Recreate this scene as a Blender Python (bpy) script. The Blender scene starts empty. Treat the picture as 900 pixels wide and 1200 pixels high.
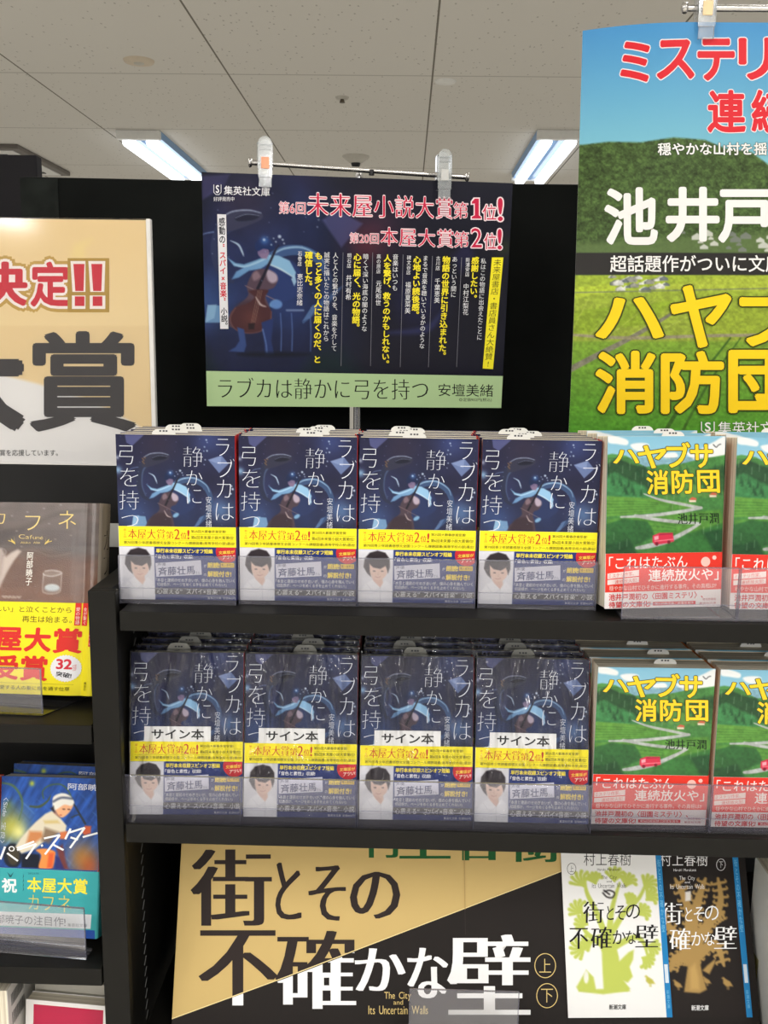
import bpy, bmesh, math, random
import numpy as np
from mathutils import Matrix, Vector
R_ = math.radians
random.seed(4)
SC = bpy.context.scene
COL = SC.collection

# ------------------------------------------------------------------ camera
CAM_Z = 1.45
def make_camera():
    F, pitch, yaw, roll = 1100.0, R_(9.9), R_(1.2), R_(0.8)
    fwd = Vector((-math.sin(yaw)*math.cos(pitch), math.cos(yaw)*math.cos(pitch), -math.sin(pitch)))
    r0 = Vector((math.cos(yaw), math.sin(yaw), 0)); u0 = r0.cross(fwd)
    r = r0*math.cos(roll)+u0*math.sin(roll); u = -r0*math.sin(roll)+u0*math.cos(roll)
    cd = bpy.data.cameras.new('camera'); cam = bpy.data.objects.new('camera', cd); COL.objects.link(cam)
    m = Matrix((r, u, -fwd)).transposed().to_4x4(); m.translation = (0, 0, CAM_Z)
    cam.matrix_world = m
    cd.sensor_fit = 'VERTICAL'; cd.sensor_height = 24.0; cd.lens = 24.0*F/1200.0
    cd.clip_start = 0.02; cd.clip_end = 60
    SC.camera = cam
make_camera()

# ------------------------------------------------------------------ world, lamps, exposure
W = bpy.data.worlds.new('world'); SC.world = W; W.use_nodes = True
bg = W.node_tree.nodes['Background']; bg.inputs[0].default_value = (0.95, 0.96, 1.0, 1); bg.inputs[1].default_value = 0.46
def lamp(x, y, power, sx=0.26, sy=1.25, z=2.62):
    l = bpy.data.lights.new('unseen_ceiling_lamp', 'AREA'); l.shape = 'RECTANGLE'; l.size = sx; l.size_y = sy; l.energy = power
    l.color = (1.0, 0.98, 0.97)
    o = bpy.data.objects.new('unseen_ceiling_lamp', l); COL.objects.link(o); o.location = (x, y, z)
for lx in (-3.83, -1.5, 0.83, 3.16):
    for ly, lpow in ((2.0, 24), (-1.0, 31), (-4.1, 43), (-7.1, 104), (8.6, 20), (11.4, 20)):  # all unseen; far rows added to lift the ceiling, strong row for jacket glare
        lamp(lx, ly, lpow)
SC.view_settings.view_transform = 'Standard'
SC.view_settings.look = 'None'
SC.view_settings.gamma = 1.0
SC.view_settings.use_curve_mapping = False
SC.view_settings.exposure = -0.14

# ------------------------------------------------------------------ colour, materials
def lin(c):
    a = np.asarray(c, float)/255.0
    return np.where(a <= 0.04045, a/12.92, ((a+0.055)/1.055)**2.4)
def L4(c): return tuple(lin(c))+(1.0,)
def newmat(name):
    m = bpy.data.materials.new(name); m.use_nodes = True
    return m, m.node_tree, m.node_tree.nodes['Principled BSDF']
def pmat(name, col, rough=0.5, metal=0.0, spec=0.5, noise=0.0, scale=40.0, bump=0.0):
    m, nt, b = newmat(name)
    b.inputs['Roughness'].default_value = rough; b.inputs['Metallic'].default_value = metal
    b.inputs['Specular IOR Level'].default_value = spec; b.inputs['Base Color'].default_value = L4(col)
    if noise or bump:
        tc = nt.nodes.new('ShaderNodeTexCoord'); n = nt.nodes.new('ShaderNodeTexNoise')
        n.inputs['Scale'].default_value = scale; n.inputs['Detail'].default_value = 4
        nt.links.new(tc.outputs['Object'], n.inputs['Vector'])
        if noise:
            r = nt.nodes.new('ShaderNodeValToRGB')
            a = lin(col)
            r.color_ramp.elements[0].position = .3; r.color_ramp.elements[1].position = .7
            r.color_ramp.elements[0].color = tuple(a*(1-noise))+(1,); r.color_ramp.elements[1].color = tuple(np.minimum(a*(1+noise), 1))+(1,)
            nt.links.new(n.outputs['Fac'], r.inputs[0]); nt.links.new(r.outputs[0], b.inputs['Base Color'])
        if bump:
            bp = nt.nodes.new('ShaderNodeBump'); bp.inputs['Strength'].default_value = bump; bp.inputs['Distance'].default_value = 0.001
            nt.links.new(n.outputs['Fac'], bp.inputs['Height']); nt.links.new(bp.outputs[0], b.inputs['Normal'])
    return m
def print_mat(name, rough, spec=0.5, bump=0.0, coat=0.0):
    m, nt, b = newmat(name)
    a = nt.nodes.new('ShaderNodeAttribute'); a.attribute_name = 'Col'
    nt.links.new(a.outputs['Color'], b.inputs['Base Color'])
    b.inputs['Roughness'].default_value = rough; b.inputs['Specular IOR Level'].default_value = spec
    if coat:
        b.inputs['Coat Weight'].default_value = coat; b.inputs['Coat Roughness'].default_value = 0.12
    tc = nt.nodes.new('ShaderNodeTexCoord'); n = nt.nodes.new('ShaderNodeTexNoise'); n.inputs['Scale'].default_value = 60 if bump < .2 else 900
    nt.links.new(tc.outputs['Object'], n.inputs['Vector'])
    bp = nt.nodes.new('ShaderNodeBump'); bp.inputs['Strength'].default_value = max(bump, 0.02); bp.inputs['Distance'].default_value = 0.0006
    nt.links.new(n.outputs['Fac'], bp.inputs['Height']); nt.links.new(bp.outputs[0], b.inputs['Normal'])
    return m
def clear_mat(name, veil, gloss_rough, vcol=(235, 238, 250), bump=0.0, bscale=60.0, gmul=1.0, tint=(255, 255, 255)):
    """see-through plastic: transparent + a faint pale diffuse veil + a glossy skin by Fresnel"""
    m = bpy.data.materials.new(name); m.use_nodes = True; nt = m.node_tree; nt.nodes.clear()
    N = nt.nodes.new
    out = N('ShaderNodeOutputMaterial'); tr = N('ShaderNodeBsdfTransparent'); df = N('ShaderNodeBsdfDiffuse'); gl = N('ShaderNodeBsdfGlossy')
    tr.inputs[0].default_value = L4(tint); df.inputs[0].default_value = L4(vcol); gl.inputs['Roughness'].default_value = gloss_rough
    m1 = N('ShaderNodeMixShader'); m1.inputs[0].default_value = veil
    nt.links.new(tr.outputs[0], m1.inputs[1]); nt.links.new(df.outputs[0], m1.inputs[2])
    lw = N('ShaderNodeFresnel'); lw.inputs['IOR'].default_value = 1.45
    mu = N('ShaderNodeMath'); mu.operation = 'MULTIPLY'; mu.inputs[1].default_value = gmul; mu.use_clamp = True
    nt.links.new(lw.outputs[0], mu.inputs[0])
    m2 = N('ShaderNodeMixShader')
    nt.links.new(mu.outputs[0], m2.inputs[0]); nt.links.new(m1.outputs[0], m2.inputs[1]); nt.links.new(gl.outputs[0], m2.inputs[2])
    if bump:
        tc = N('ShaderNodeTexCoord'); mp = N('ShaderNodeMapping'); mp.inputs['Rotation'].default_value = (0, 0.6, 0); mp.inputs['Scale'].default_value = (1, 1, 0.35)
        n = N('ShaderNodeTexNoise'); n.inputs['Scale'].default_value = bscale; n.inputs['Detail'].default_value = 3; n.inputs['Distortion'].default_value = 1.2
        nt.links.new(tc.outputs['Object'], mp.inputs[0]); nt.links.new(mp.outputs[0], n.inputs['Vector'])
        bp = N('ShaderNodeBump'); bp.inputs['Strength'].default_value = bump; bp.inputs['Distance'].default_value = 0.012
        nt.links.new(n.outputs['Fac'], bp.inputs['Height']); nt.links.new(bp.outputs[0], gl.inputs['Normal']); nt.links.new(bp.outputs[0], lw.inputs['Normal'])
    nt.links.new(m2.outputs[0], out.inputs[0])
    return m
def emit_mat(name, col, s):
    m = bpy.data.materials.new(name); m.use_nodes = True; nt = m.node_tree; nt.nodes.clear()
    o = nt.nodes.new('ShaderNodeOutputMaterial'); e = nt.nodes.new('ShaderNodeEmission'); e.inputs[0].default_value = L4(col); e.inputs[1].default_value = s
    nt.links.new(e.outputs[0], o.inputs[0]); return m

M_PRINT = print_mat('printed_gloss_paper', 0.28, 0.28, 0.05)
M_BAND = print_mat('printed_band_paper', 0.4, 0.22, 0.03)
M_POST = print_mat('printed_poster_paper', 0.42, 0.16, 0.08)
M_SIGN = print_mat('printed_sign_film', 0.25, 0.2, 0.04)
M_GRAIN = print_mat('grained_gloss_jacket', 0.13, 0.9, 0.4)
M_MATTE = print_mat('printed_matte_board', 0.6, 0.12, 0.03)
M_BLACK = pmat('black_painted_shelf', (24, 23, 20), 0.5, 0, 0.16, 0.12, 30, 0.06)
M_INNER = pmat('black_shelf_back', (24, 24, 24), 0.6, 0, 0.3, 0.1, 30)
M_FELT = pmat('black_felt_panel', (21, 23, 22), 0.9, 0, 0.1, 0.25, 9)
M_FELT2 = pmat('black_board_panel', (30, 29, 32), 0.8, 0, 0.2, 0.1, 9)
M_STEEL = pmat('chromed_steel', (205, 203, 200), 0.22, 0.9, 0.5, 0.05, 80)
M_DARK = pmat('dark_metal_screw', (40, 40, 42), 0.4, 0.6)
M_WHITE = pmat('white_plastic', (226, 226, 222), 0.5, 0, 0.4, 0.03, 50)
M_BEIGE = pmat('beige_plastic', (205, 192, 172), 0.6, 0, 0.3, 0.03, 50)
M_CEILP = pmat('ceiling_fitting', (190, 186, 176), 0.6, 0, 0.3, 0.03, 50)
M_SLIP = print_mat('slip_paper', 0.6, 0.3, 0.02)
M_ACRY = clear_mat('clear_acrylic', 0.055, 0.06, (225, 222, 240), gmul=1.0)  # pale diffuse share stands in for the whitish haze of reflections
M_ACRE = clear_mat('acrylic_edge', 0.35, 0.2, (150, 150, 175), gmul=1.5)
M_WRAP = clear_mat('shrink_wrap_film', 0.012, 0.09, (230, 235, 245), bump=1.0, bscale=30, gmul=0.9)
M_CLIP = clear_mat('clear_clip_plastic', 0.16, 0.1, (225, 235, 240), gmul=2.2)
M_SLEEVE = clear_mat('clear_poster_case', 0.01, 0.08, gmul=0.6)
M_TUBE = emit_mat('fluorescent_tube_light', (246, 250, 255), 3.0)
M_REFL = pmat('lamp_reflector_blue_white', (120, 160, 205), 0.35, 0, 0.5, 0.02, 20)

# page edges: fine stripes of leaves
def page_mat():
    m, nt, b = newmat('page_edges')
    tc = nt.nodes.new('ShaderNodeTexCoord'); w = nt.nodes.new('ShaderNodeTexNoise'); mp = nt.nodes.new('ShaderNodeMapping')
    mp.inputs['Scale'].default_value = (4, 900, 4); w.inputs['Scale'].default_value = 1.0; w.inputs['Detail'].default_value = 2
    nt.links.new(tc.outputs['Object'], mp.inputs[0]); nt.links.new(mp.outputs[0], w.inputs['Vector'])
    r = nt.nodes.new('ShaderNodeValToRGB')
    r.color_ramp.elements[0].position = .3; r.color_ramp.elements[1].position = .65
    r.color_ramp.elements[0].color = L4((196, 184, 160)); r.color_ramp.elements[1].color = L4((236, 228, 208))
    nt.links.new(w.outputs['Fac'], r.inputs[0]); nt.links.new(r.outputs[0], b.inputs['Base Color']); b.inputs['Roughness'].default_value = .8
    return m
M_PAGE = page_mat()

# ------------------------------------------------------------------ mesh builder
class MB:
    def __init__(s): s.V = []; s.C = []; s.F = []; s.n = 0; s.mi = []; s.sm = []
    def add(s, v, faces, col=(200, 200, 200), mi=0, smooth=False, linear=False):
        v = np.asarray(v, float).reshape(-1, 3); c = np.asarray(col, float)
        if not linear: c = lin(c)
        if c.ndim == 1: c = np.tile(c, (len(v), 1))
        s.V.append(v); s.C.append(c)
        f = np.asarray(faces) if not isinstance(faces, list) else faces
        if isinstance(f, np.ndarray): s.F.append((f.shape[1], f+s.n))
        else:
            by = {}
            for q in f: by.setdefault(len(q), []).append(q)
            for k, q in by.items(): s.F.append((k, np.asarray(q)+s.n))
        cnt = len(f); s.mi.append((s.F, mi)); s._reg(cnt, mi, smooth); s.n += len(v)
    def _reg(s, cnt, mi, smooth): s.sm.append((cnt, mi, smooth))
    def box(s, x0, x1, y0, y1, z0, z1, col=(200, 200, 200), mi=0, bev=0.0, M=None):
        if bev <= 0:
            v = np.array([(x, y, z) for x in (x0, x1) for y in (y0, y1) for z in (z0, z1)], float)
            f = [(0, 1, 3, 2), (4, 6, 7, 5), (0, 4, 5, 1), (2, 3, 7, 6), (0, 2, 6, 4), (1, 5, 7, 3)]
        else:
            bm = bmesh.new(); bmesh.ops.create_cube(bm, size=1)
            for q in bm.verts: q.co = Vector(((x0+x1)/2+q.co.x*(x1-x0), (y0+y1)/2+q.co.y*(y1-y0), (z0+z1)/2+q.co.z*(z1-z0)))
            bmesh.ops.bevel(bm, geom=list(bm.edges), offset=bev, segments=2, profile=.5, affect='EDGES')
            bm.verts.index_update(); v = np.array([q.co[:] for q in bm.verts]); f = [tuple(q.index for q in p.verts) for p in bm.faces]; bm.free()
        if M is not None: v = xf(M, v)
        s.add(v, f, col, mi)
    def tube(s, pts, r, col=(200, 200, 200), mi=0, seg=14, cap=True):
        pts = [Vector(p) for p in pts]; rr = r if isinstance(r, (list, tuple)) else [r]*len(pts)
        v = []; f = []
        for i, p in enumerate(pts):
            d = (pts[min(i+1, len(pts)-1)]-pts[max(i-1, 0)]).normalized()
            a = d.orthogonal().normalized() if i == 0 else (a-d*a.dot(d)).normalized()
            b = d.cross(a)
            for k in range(seg):
                t = 2*math.pi*k/seg; q = p+(a*math.cos(t)+b*math.sin(t))*rr[i]; v.append(q[:])
        for i in range(len(pts)-1):
            for k in range(seg):
                f.append((i*seg+k, i*seg+(k+1) % seg, (i+1)*seg+(k+1) % seg, (i+1)*seg+k))
        s.add(v, f, col, mi, True)
        if cap:
            for base, rev in ((0, True), (len(pts)-1, False)):
                ring = v[base*seg:(base+1)*seg]; ids = list(range(seg)); s.add(ring, [tuple(reversed(ids)) if rev else tuple(ids)], col, mi)
    def lathe(s, prof, col=(200, 200, 200), mi=0, seg=32, at=(0, 0, 0)):
        v = []; f = []
        for (r, z) in prof:
            for k in range(seg):
                t = 2*math.pi*k/seg; v.append((at[0]+r*math.cos(t), at[1]+r*math.sin(t), at[2]+z))
        for i in range(len(prof)-1):
            for k in range(seg): f.append((i*seg+k, i*seg+(k+1) % seg, (i+1)*seg+(k+1) % seg, (i+1)*seg+k))
        s.add(v, f, col, mi, True)
    def prism(s, path, z0, z1, col=(200, 200, 200), mi=0, axis='z'):
        """closed outline in two axes, extruded along the third; concave allowed"""
        n = len(path)
        def P(a, b, c): return (a, b, c) if axis == 'z' else ((a, c, b) if axis == 'y' else (c, a, b))
        v = [P(a, b, z0) for a, b in path]+[P(a, b, z1) for a, b in path]
        f = [(i, (i+1) % n, n+(i+1) % n, n+i) for i in range(n)]
        s.add(v, f, col, mi)
        from mathutils.geometry import tessellate_polygon
        tri = tessellate_polygon([[Vector((a, b, 0)) for a, b in path]])
        s.add(v[:n], [tuple(reversed(t)) for t in tri], col, mi); s.add(v[n:], [tuple(t) for t in tri], col, mi)
    def build(s, name, mats, parent=None):
        mats = mats if isinstance(mats, (list, tuple)) else [mats]
        me = bpy.data.meshes.new(name)
        V = np.concatenate(s.V); C = np.concatenate(s.C)
        li = np.concatenate([f.ravel() for k, f in s.F]); tot = np.concatenate([np.full(len(f), k) for k, f in s.F])
        st = np.concatenate([[0], np.cumsum(tot)[:-1]])
        # face material / smooth follow the order of add() calls; groups inside one call keep it
        mi = []; sm = []; j = 0
        fi = 0
        for cnt, m_, h_ in s.sm:
            mi += [m_]*cnt; sm += [h_]*cnt
        me.vertices.add(len(V)); me.vertices.foreach_set('co', V.ravel())
        me.loops.add(len(li)); me.loops.foreach_set('vertex_index', li.astype(np.int32))
        me.polygons.add(len(tot)); me.polygons.foreach_set('loop_start', st.astype(np.int32)); me.polygons.foreach_set('loop_total', tot.astype(np.int32))
        me.polygons.foreach_set('material_index', np.array(mi, np.int32)); me.polygons.foreach_set('use_smooth', np.array(sm, bool))
        at = me.attributes.new('Col', 'FLOAT_COLOR', 'POINT')
        at.data.foreach_set('color', np.concatenate([C, np.ones((len(C), 1))], 1).astype(np.float32).ravel())
        for m in mats: me.materials.append(m)
        me.update(calc_edges=True); me.validate()
        o = bpy.data.objects.new(name, me); COL.objects.link(o)
        if parent: o.parent = parent
        return o
def xf(M, v):
    v = np.asarray(v, float).reshape(-1, 3); A = np.array(M); return v@A[:3, :3].T+A[:3, 3]

def thing(name, label, cat, loc=(0, 0, 0), rot=(0, 0, 0), group=None):
    o = bpy.data.objects.new(name, None); COL.objects.link(o); o.location = loc; o.rotation_euler = [R_(a) for a in rot]
    o.empty_display_size = .02
    o['label'] = label; o['category'] = cat
    if group: o['group'] = group
    return o
def tag(o, label, cat, group=None):
    o['label'] = label; o['category'] = cat
    if group: o['group'] = group
    return o
def struct(o): o['kind'] = 'structure'; return o
def dup(root, loc, rot, label, group=None, scale=None, skip=()):
    r = root.copy(); COL.objects.link(r); r.location = loc; r.rotation_euler = [R_(a) for a in rot]; r['label'] = label
    if group: r['group'] = group
    if scale: r.scale = scale
    for ch in list(root.children):
        if ch.name.split('.')[0] in skip: continue
        c = ch.copy(); COL.objects.link(c); c.parent = r
        for g in list(ch.children):
            d = g.copy(); COL.objects.link(d); d.parent = c
    return r

# ------------------------------------------------------------------ lettering
_tc = bpy.data.curves.new('glyph', 'FONT'); _tc.resolution_u = 3; _to = bpy.data.objects.new('glyph', _tc); COL.objects.link(_to)
_G = {}
def glyph(ch, thin=0.0):
    k = (ch, thin)
    if k not in _G:
        _tc.body = ch; _tc.offset = -thin
        dg = bpy.context.evaluated_depsgraph_get(); dg.update()
        ev = _to.evaluated_get(dg); me = ev.to_mesh()
        v = np.zeros(len(me.vertices)*3); me.vertices.foreach_get('co', v); v = v.reshape(-1, 3)[:, :2].copy()
        me.calc_loop_triangles(); t = np.zeros(len(me.loop_triangles)*3, np.int32); me.loop_triangles.foreach_get('vertices', t)
        ev.to_mesh_clear(); _G[k] = (v, t.reshape(-1, 3))
    return _G[k]
SHIFT_TR = '、。'
ROT90 = 'ー―「」『』〈〉()“”…'
def homog(src, dst):
    A = []; b = []
    for (x, y), (u, v) in zip(src, dst):
        A += [[x, y, 1, 0, 0, 0, -u*x, -u*y], [0, 0, 0, x, y, 1, -v*x, -v*y]]; b += [u, v]
    h = np.linalg.solve(np.array(A, float), np.array(b, float)); return np.append(h, 1).reshape(3, 3)
def happly(H, p):
    p = np.asarray(p, float).reshape(-1, 2); q = np.c_[p, np.ones(len(p))]@H.T; return q[:, :2]/q[:, 2:]
def catmull(pts, n=10, closed=False):
    P = [np.array(p, float) for p in pts]; out = []; m = len(P)
    rng = range(m) if closed else range(m-1)
    for i in rng:
        g = (lambda j: P[j % m]) if closed else (lambda j: P[min(max(j, 0), m-1)])
        p0, p1, p2, p3 = g(i-1), g(i), g(i+1), g(i+2)
        for k in range(n):
            t = k/n; out.append(.5*((2*p1)+(-p0+p2)*t+(2*p0-5*p1+4*p2-p3)*t*t+(-p0+3*p1-3*p2+p3)*t**3))
    if not closed: out.append(P[-1])
    return np.array(out)
def vnoise(x, y, seed=0):
    xi = np.floor(x).astype(np.int64); yi = np.floor(y).astype(np.int64); fx = x-xi; fy = y-yi
    fx = fx*fx*(3-2*fx); fy = fy*fy*(3-2*fy)
    def h(a, b):
        n = (a*374761393+b*668265263+seed*1274126177) & 0x7fffffff; n = ((n ^ (n >> 13))*1274126177) & 0x7fffffff
        return ((n ^ (n >> 16)) & 0xffff)/65535.0
    return (h(xi, yi)*(1-fx)+h(xi+1, yi)*fx)*(1-fy)+(h(xi, yi+1)*(1-fx)+h(xi+1, yi+1)*fx)*fy
def fbm(x, y, seed=0, o=4):
    s = 0; a = .5
    for i in range(o): s = s+a*vnoise(x*2**i, y*2**i, seed+i); a *= .5
    return s

class Art:
    """A print of w x h mm. Drawn in its own measuring frame `quad` (TL TR BR BL), stored in mm from its top left corner."""
    def __init__(s, w, h, quad, res, base=(128, 128, 128)):
        s.w, s.h = w, h; s.H = homog(quad, [(0, 0), (w, 0), (w, h), (0, h)])
        s.k = w/np.linalg.norm(np.subtract(quad[1], quad[0]))
        s.nx = int(w*res); s.ny = int(h*res); s.U, s.Vv = np.meshgrid(np.linspace(0, w, s.nx+1), np.linspace(0, h, s.ny+1))
        s.img = np.ones(s.U.shape+(3,))*np.array(base, float); s.px = 1/res; s.items = []
        Hi = np.linalg.inv(s.H); q = np.stack([s.U, s.Vv, np.ones_like(s.U)], -1)@Hi.T
        s.X = q[..., 0]/q[..., 2]; s.Y = q[..., 1]/q[..., 2]; s.t = lambda p: p
    def m(s, p): return happly(s.H, [s.t(q) for q in np.asarray(p, float).reshape(-1, 2)])
    def blend(s, a, col):
        a = np.clip(a, 0, 1)[..., None]; s.img = s.img*(1-a)+np.asarray(col, float)*a
    def sdf_poly(s, P):
        d = np.full(s.U.shape, 1e9); ins = np.zeros(s.U.shape, bool); n = len(P)
        for i in range(n):
            a, b = P[i], P[(i+1) % n]; e = b-a; L = max(e@e, 1e-12)
            t = np.clip(((s.U-a[0])*e[0]+(s.Vv-a[1])*e[1])/L, 0, 1)
            d = np.minimum(d, np.hypot(s.U-a[0]-t*e[0], s.Vv-a[1]-t*e[1]))
            if a[1] != b[1]:
                c = ((a[1] > s.Vv) != (b[1] > s.Vv)) & (s.U < (b[0]-a[0])*(s.Vv-a[1])/(b[1]-a[1])+a[0]); ins ^= c
        return np.where(ins, -d, d)
    def poly(s, pts, col, al=1.0, soft=0.0, smooth=False, grad=None):
        P = s.m(pts)
        if smooth: P = catmull(P, 6, True)
        w = s.px*.7+soft*s.k
        a = np.clip(.5-s.sdf_poly(P)/(2*w), 0, 1)*al
        if grad is not None:
            lo, hi = P[:, 1].min(), P[:, 1].max(); t = np.clip((s.Vv-lo)/(hi-lo+1e-9), 0, 1)[..., None]
            col = np.asarray(col, float)*(1-t)+np.asarray(grad, float)*t
        s.blend(a, col)
    def ell(s, x, y, rx, ry, col, al=1.0, soft=0.0, rot=0.0):
        c = np.array([(x+rx*math.cos(q)*math.cos(rot)-ry*math.sin(q)*math.sin(rot), y+rx*math.cos(q)*math.sin(rot)+ry*math.sin(q)*math.cos(rot)) for q in np.linspace(0, 2*math.pi, 25)[:-1]])
        s.poly(c, col, al, soft)
    def glow(s, x, y, r, col, al):
        p = s.m([(x, y), (x+r, y)]); rr = np.linalg.norm(p[1]-p[0]); d = np.hypot(s.U-p[0, 0], s.Vv-p[0, 1])/rr
        s.blend(al*np.exp(-d*d*1.6), col)
    def stroke(s, pts, wid, col, al=1.0, soft=0.0, smooth=True):
        P = s.m(pts); P = catmull(P, 8) if smooth and len(P) > 2 else P
        wd = np.interp(np.linspace(0, 1, len(P)), np.linspace(0, 1, len(wid)), wid)*s.k if isinstance(wid, (list, tuple)) else np.full(len(P), wid*s.k)
        d = np.full(s.U.shape, 1e9)
        for i in range(len(P)-1):
            a, b = P[i], P[i+1]; e = b-a; L = max(e@e, 1e-12); t = np.clip(((s.U-a[0])*e[0]+(s.Vv-a[1])*e[1])/L, 0, 1)
            d = np.minimum(d, np.hypot(s.U-a[0]-t*e[0], s.Vv-a[1]-t*e[1])-(wd[i]*(1-t)+wd[i+1]*t)/2)
        w = s.px*.7+soft*s.k; s.blend(np.clip(.5-d/(2*w), 0, 1)*al, col)
    # crisp printed shapes and lettering: little sheets of ink on the print
    def ink(s, pts, col):
        P = s.m(pts)
        from mathutils.geometry import tessellate_polygon
        s.items.append((P, np.array(tessellate_polygon([[Vector((a, b, 0)) for a, b in P]])), col, 0))
    def inkring(s, x, y, rx, ry, w, col, n=40):
        q = np.linspace(0, 2*math.pi, n, endpoint=False); a = np.c_[x+rx*np.cos(q), y+ry*np.sin(q)]; b = np.c_[x+(rx-w)*np.cos(q), y+(ry-w)*np.sin(q)]
        f = [];
        for i in range(n): j = (i+1) % n; f += [(i, j, n+j), (i, n+j, n+i)]
        s.items.append((s.m(np.r_[a, b]), np.array(f), col, 0))
    def rect(s, x0, y0, x1, y1, col): s.ink([(x0, y0), (x1, y0), (x1, y1), (x0, y1)], col)
    def _put(s, V, T, box, quad, col, bold, sx, outline):
        x0, y0, x1, y1 = box; Hq = homog([(x0, y1), (x1, y1), (x1, y0), (x0, y0)], quad)
        def emit(off, c):
            VV = []; TT = []; n = 0
            for o in off: VV.append(V+np.array(o)); TT.append(T+n); n += len(V)
            s.items.append((s.m(happly(Hq, np.concatenate(VV))), np.concatenate(TT), c, len(V)))
        if outline:
            r = outline[1]+bold; emit([(r*math.cos(a), r*math.sin(a)) for a in np.linspace(0, 2*math.pi, 13)[:-1]], outline[0])
        off = [(0, 0)]
        if bold: off += [(bold*math.cos(a), bold*math.sin(a)) for a in np.linspace(0, 2*math.pi, 9 if bold > .02 else 5)[:-1]]
        if sx: off += [(k*sx, 0) for k in (-1, -.75, -.5, -.25, .25, .5, .75, 1)]
        emit(off, col)
    def text(s, st, q, col, bold=0, thin=0, sx=0, outline=None):
        """q = (x0,y0,x1,y1) or four corners; the string is fitted to it"""
        if len(q) == 4 and not hasattr(q[0], '__len__'): x0, y0, x1, y1 = q; q = [(x0, y0), (x1, y0), (x1, y1), (x0, y1)]
        V = []; T = []; n = 0; pen = 0
        for ch in st:
            if ch in ' \u3000': pen += .5 if ch == ' ' else 1; continue
            v, t = glyph(ch, thin)
            if len(v) == 0: continue
            if ord(ch) < 0x2000: o = pen-v[:, 0].min()+.03; adv = np.ptp(v[:, 0])+.08
            else: o = pen; adv = 1.0
            V.append(v+[o, 0]); T.append(t+n); n += len(v); pen += adv
        V = np.concatenate(V); T = np.concatenate(T)
        s._put(V, T, (V[:, 0].min()-bold-sx, V[:, 1].min()-bold, V[:, 0].max()+bold+sx, V[:, 1].max()+bold), q, col, bold, sx, outline)
    def vtext(s, st, x0, y0, x1, y1, wid, col, bold=0, thin=0, sx=0, outline=None):
        """a column of characters from (x0,y0) to (x1,y1)"""
        V = []; T = []; n = 0
        for i, ch in enumerate(st):
            if ch in ' \u3000': continue
            v, t = glyph(ch, thin); v = v.copy()
            if ord(ch) < 0x2000: v[:, 0] += .5-(v[:, 0].min()+v[:, 0].max())/2
            if ch in ROT90: c = v-[.5, .38]; v = np.c_[c[:, 1], -c[:, 0]]+[.5, .38]
            if ch in SHIFT_TR: v += [.6, .6]
            V.append(v+[0, -i+.12-1]); T.append(t+n); n += len(v)
        V = np.concatenate(V); T = np.concatenate(T); N = len(st); h = wid/2
        s._put(V, T, (0, -N, 1, 0), [(x0-h, y0), (x0+h, y0), (x1+h, y1), (x1-h, y1)], col, bold, sx, outline)
    @staticmethod
    def _split(P, T, dep, step):
        for _ in range(5):
            a, b, e = P[T[:, 0]], P[T[:, 1]], P[T[:, 2]]
            big = np.max([np.abs(a-b).max(1), np.abs(b-e).max(1), np.abs(e-a).max(1)], 0) > step
            if not big.any(): break
            t = T[big]; n = len(P); m = len(t)
            P = np.r_[P, (P[t[:, 0]]+P[t[:, 1]])/2, (P[t[:, 1]]+P[t[:, 2]])/2, (P[t[:, 2]]+P[t[:, 0]])/2]; dep = np.r_[dep, dep[t[:, 0]], dep[t[:, 1]], dep[t[:, 2]]]
            ab = n+np.arange(m); bc = ab+m; ca = bc+m
            T = np.r_[T[~big], np.c_[t[:, 0], ab, ca], np.c_[ab, t[:, 1], bc], np.c_[ca, bc, t[:, 2]], np.c_[ab, bc, ca]]
        return P, T, dep
    def to(s, mb, fn, mi=0, lay0=1, step=0):
        """fn(u_mm, v_mm, depth) -> Nx3 points"""
        ny, nx = s.ny+1, s.nx+1; i = np.arange(ny*nx).reshape(ny, nx)
        f = np.stack([i[:-1, :-1], i[1:, :-1], i[1:, 1:], i[:-1, 1:]], -1).reshape(-1, 4)
        mb.add(fn(s.U.ravel(), s.Vv.ravel(), np.zeros(nx*ny)), f, np.clip(s.img, 0, 255).reshape(-1, 3), mi)
        d = lay0*2e-5
        for P, T, c, per in s.items:
            dep = np.full(len(P), d)
            if hasattr(per, '__len__'): dep = dep+per
            elif per: dep = dep+(np.arange(len(P))//per)*1e-6
            P = np.c_[np.clip(P[:, 0], 0, s.w), np.clip(P[:, 1], 0, s.h)]
            if step: P, T, dep = s._split(P, np.asarray(T), dep, step)
            a, b, e = P[T[:, 0]], P[T[:, 1]], P[T[:, 2]]
            ar = (b[:, 0]-a[:, 0])*(e[:, 1]-a[:, 1])-(b[:, 1]-a[:, 1])*(e[:, 0]-a[:, 0])
            T = np.where((ar > 0)[:, None], T[:, ::-1], T)[np.abs(ar) > 1e-9]
            if len(T): mb.add(fn(P[:, 0], P[:, 1], dep), T, c, mi)
            d += 1.4e-5+(2e-5 if not isinstance(per, int) or per else 0)
def flat(w, h, v0=0.0, y=0.0, bend=None):
    """front of a thing: x centred, z up from its base, facing -y. w,h in mm"""
    def f(u, v, d):
        P = np.c_[u/1000-w/2000, np.full(len(u), y)-d, (h-v0-v)/1000]
        if bend is not None: P[:, 1] += bend(u, v+v0)
        return P
    return f

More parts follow.
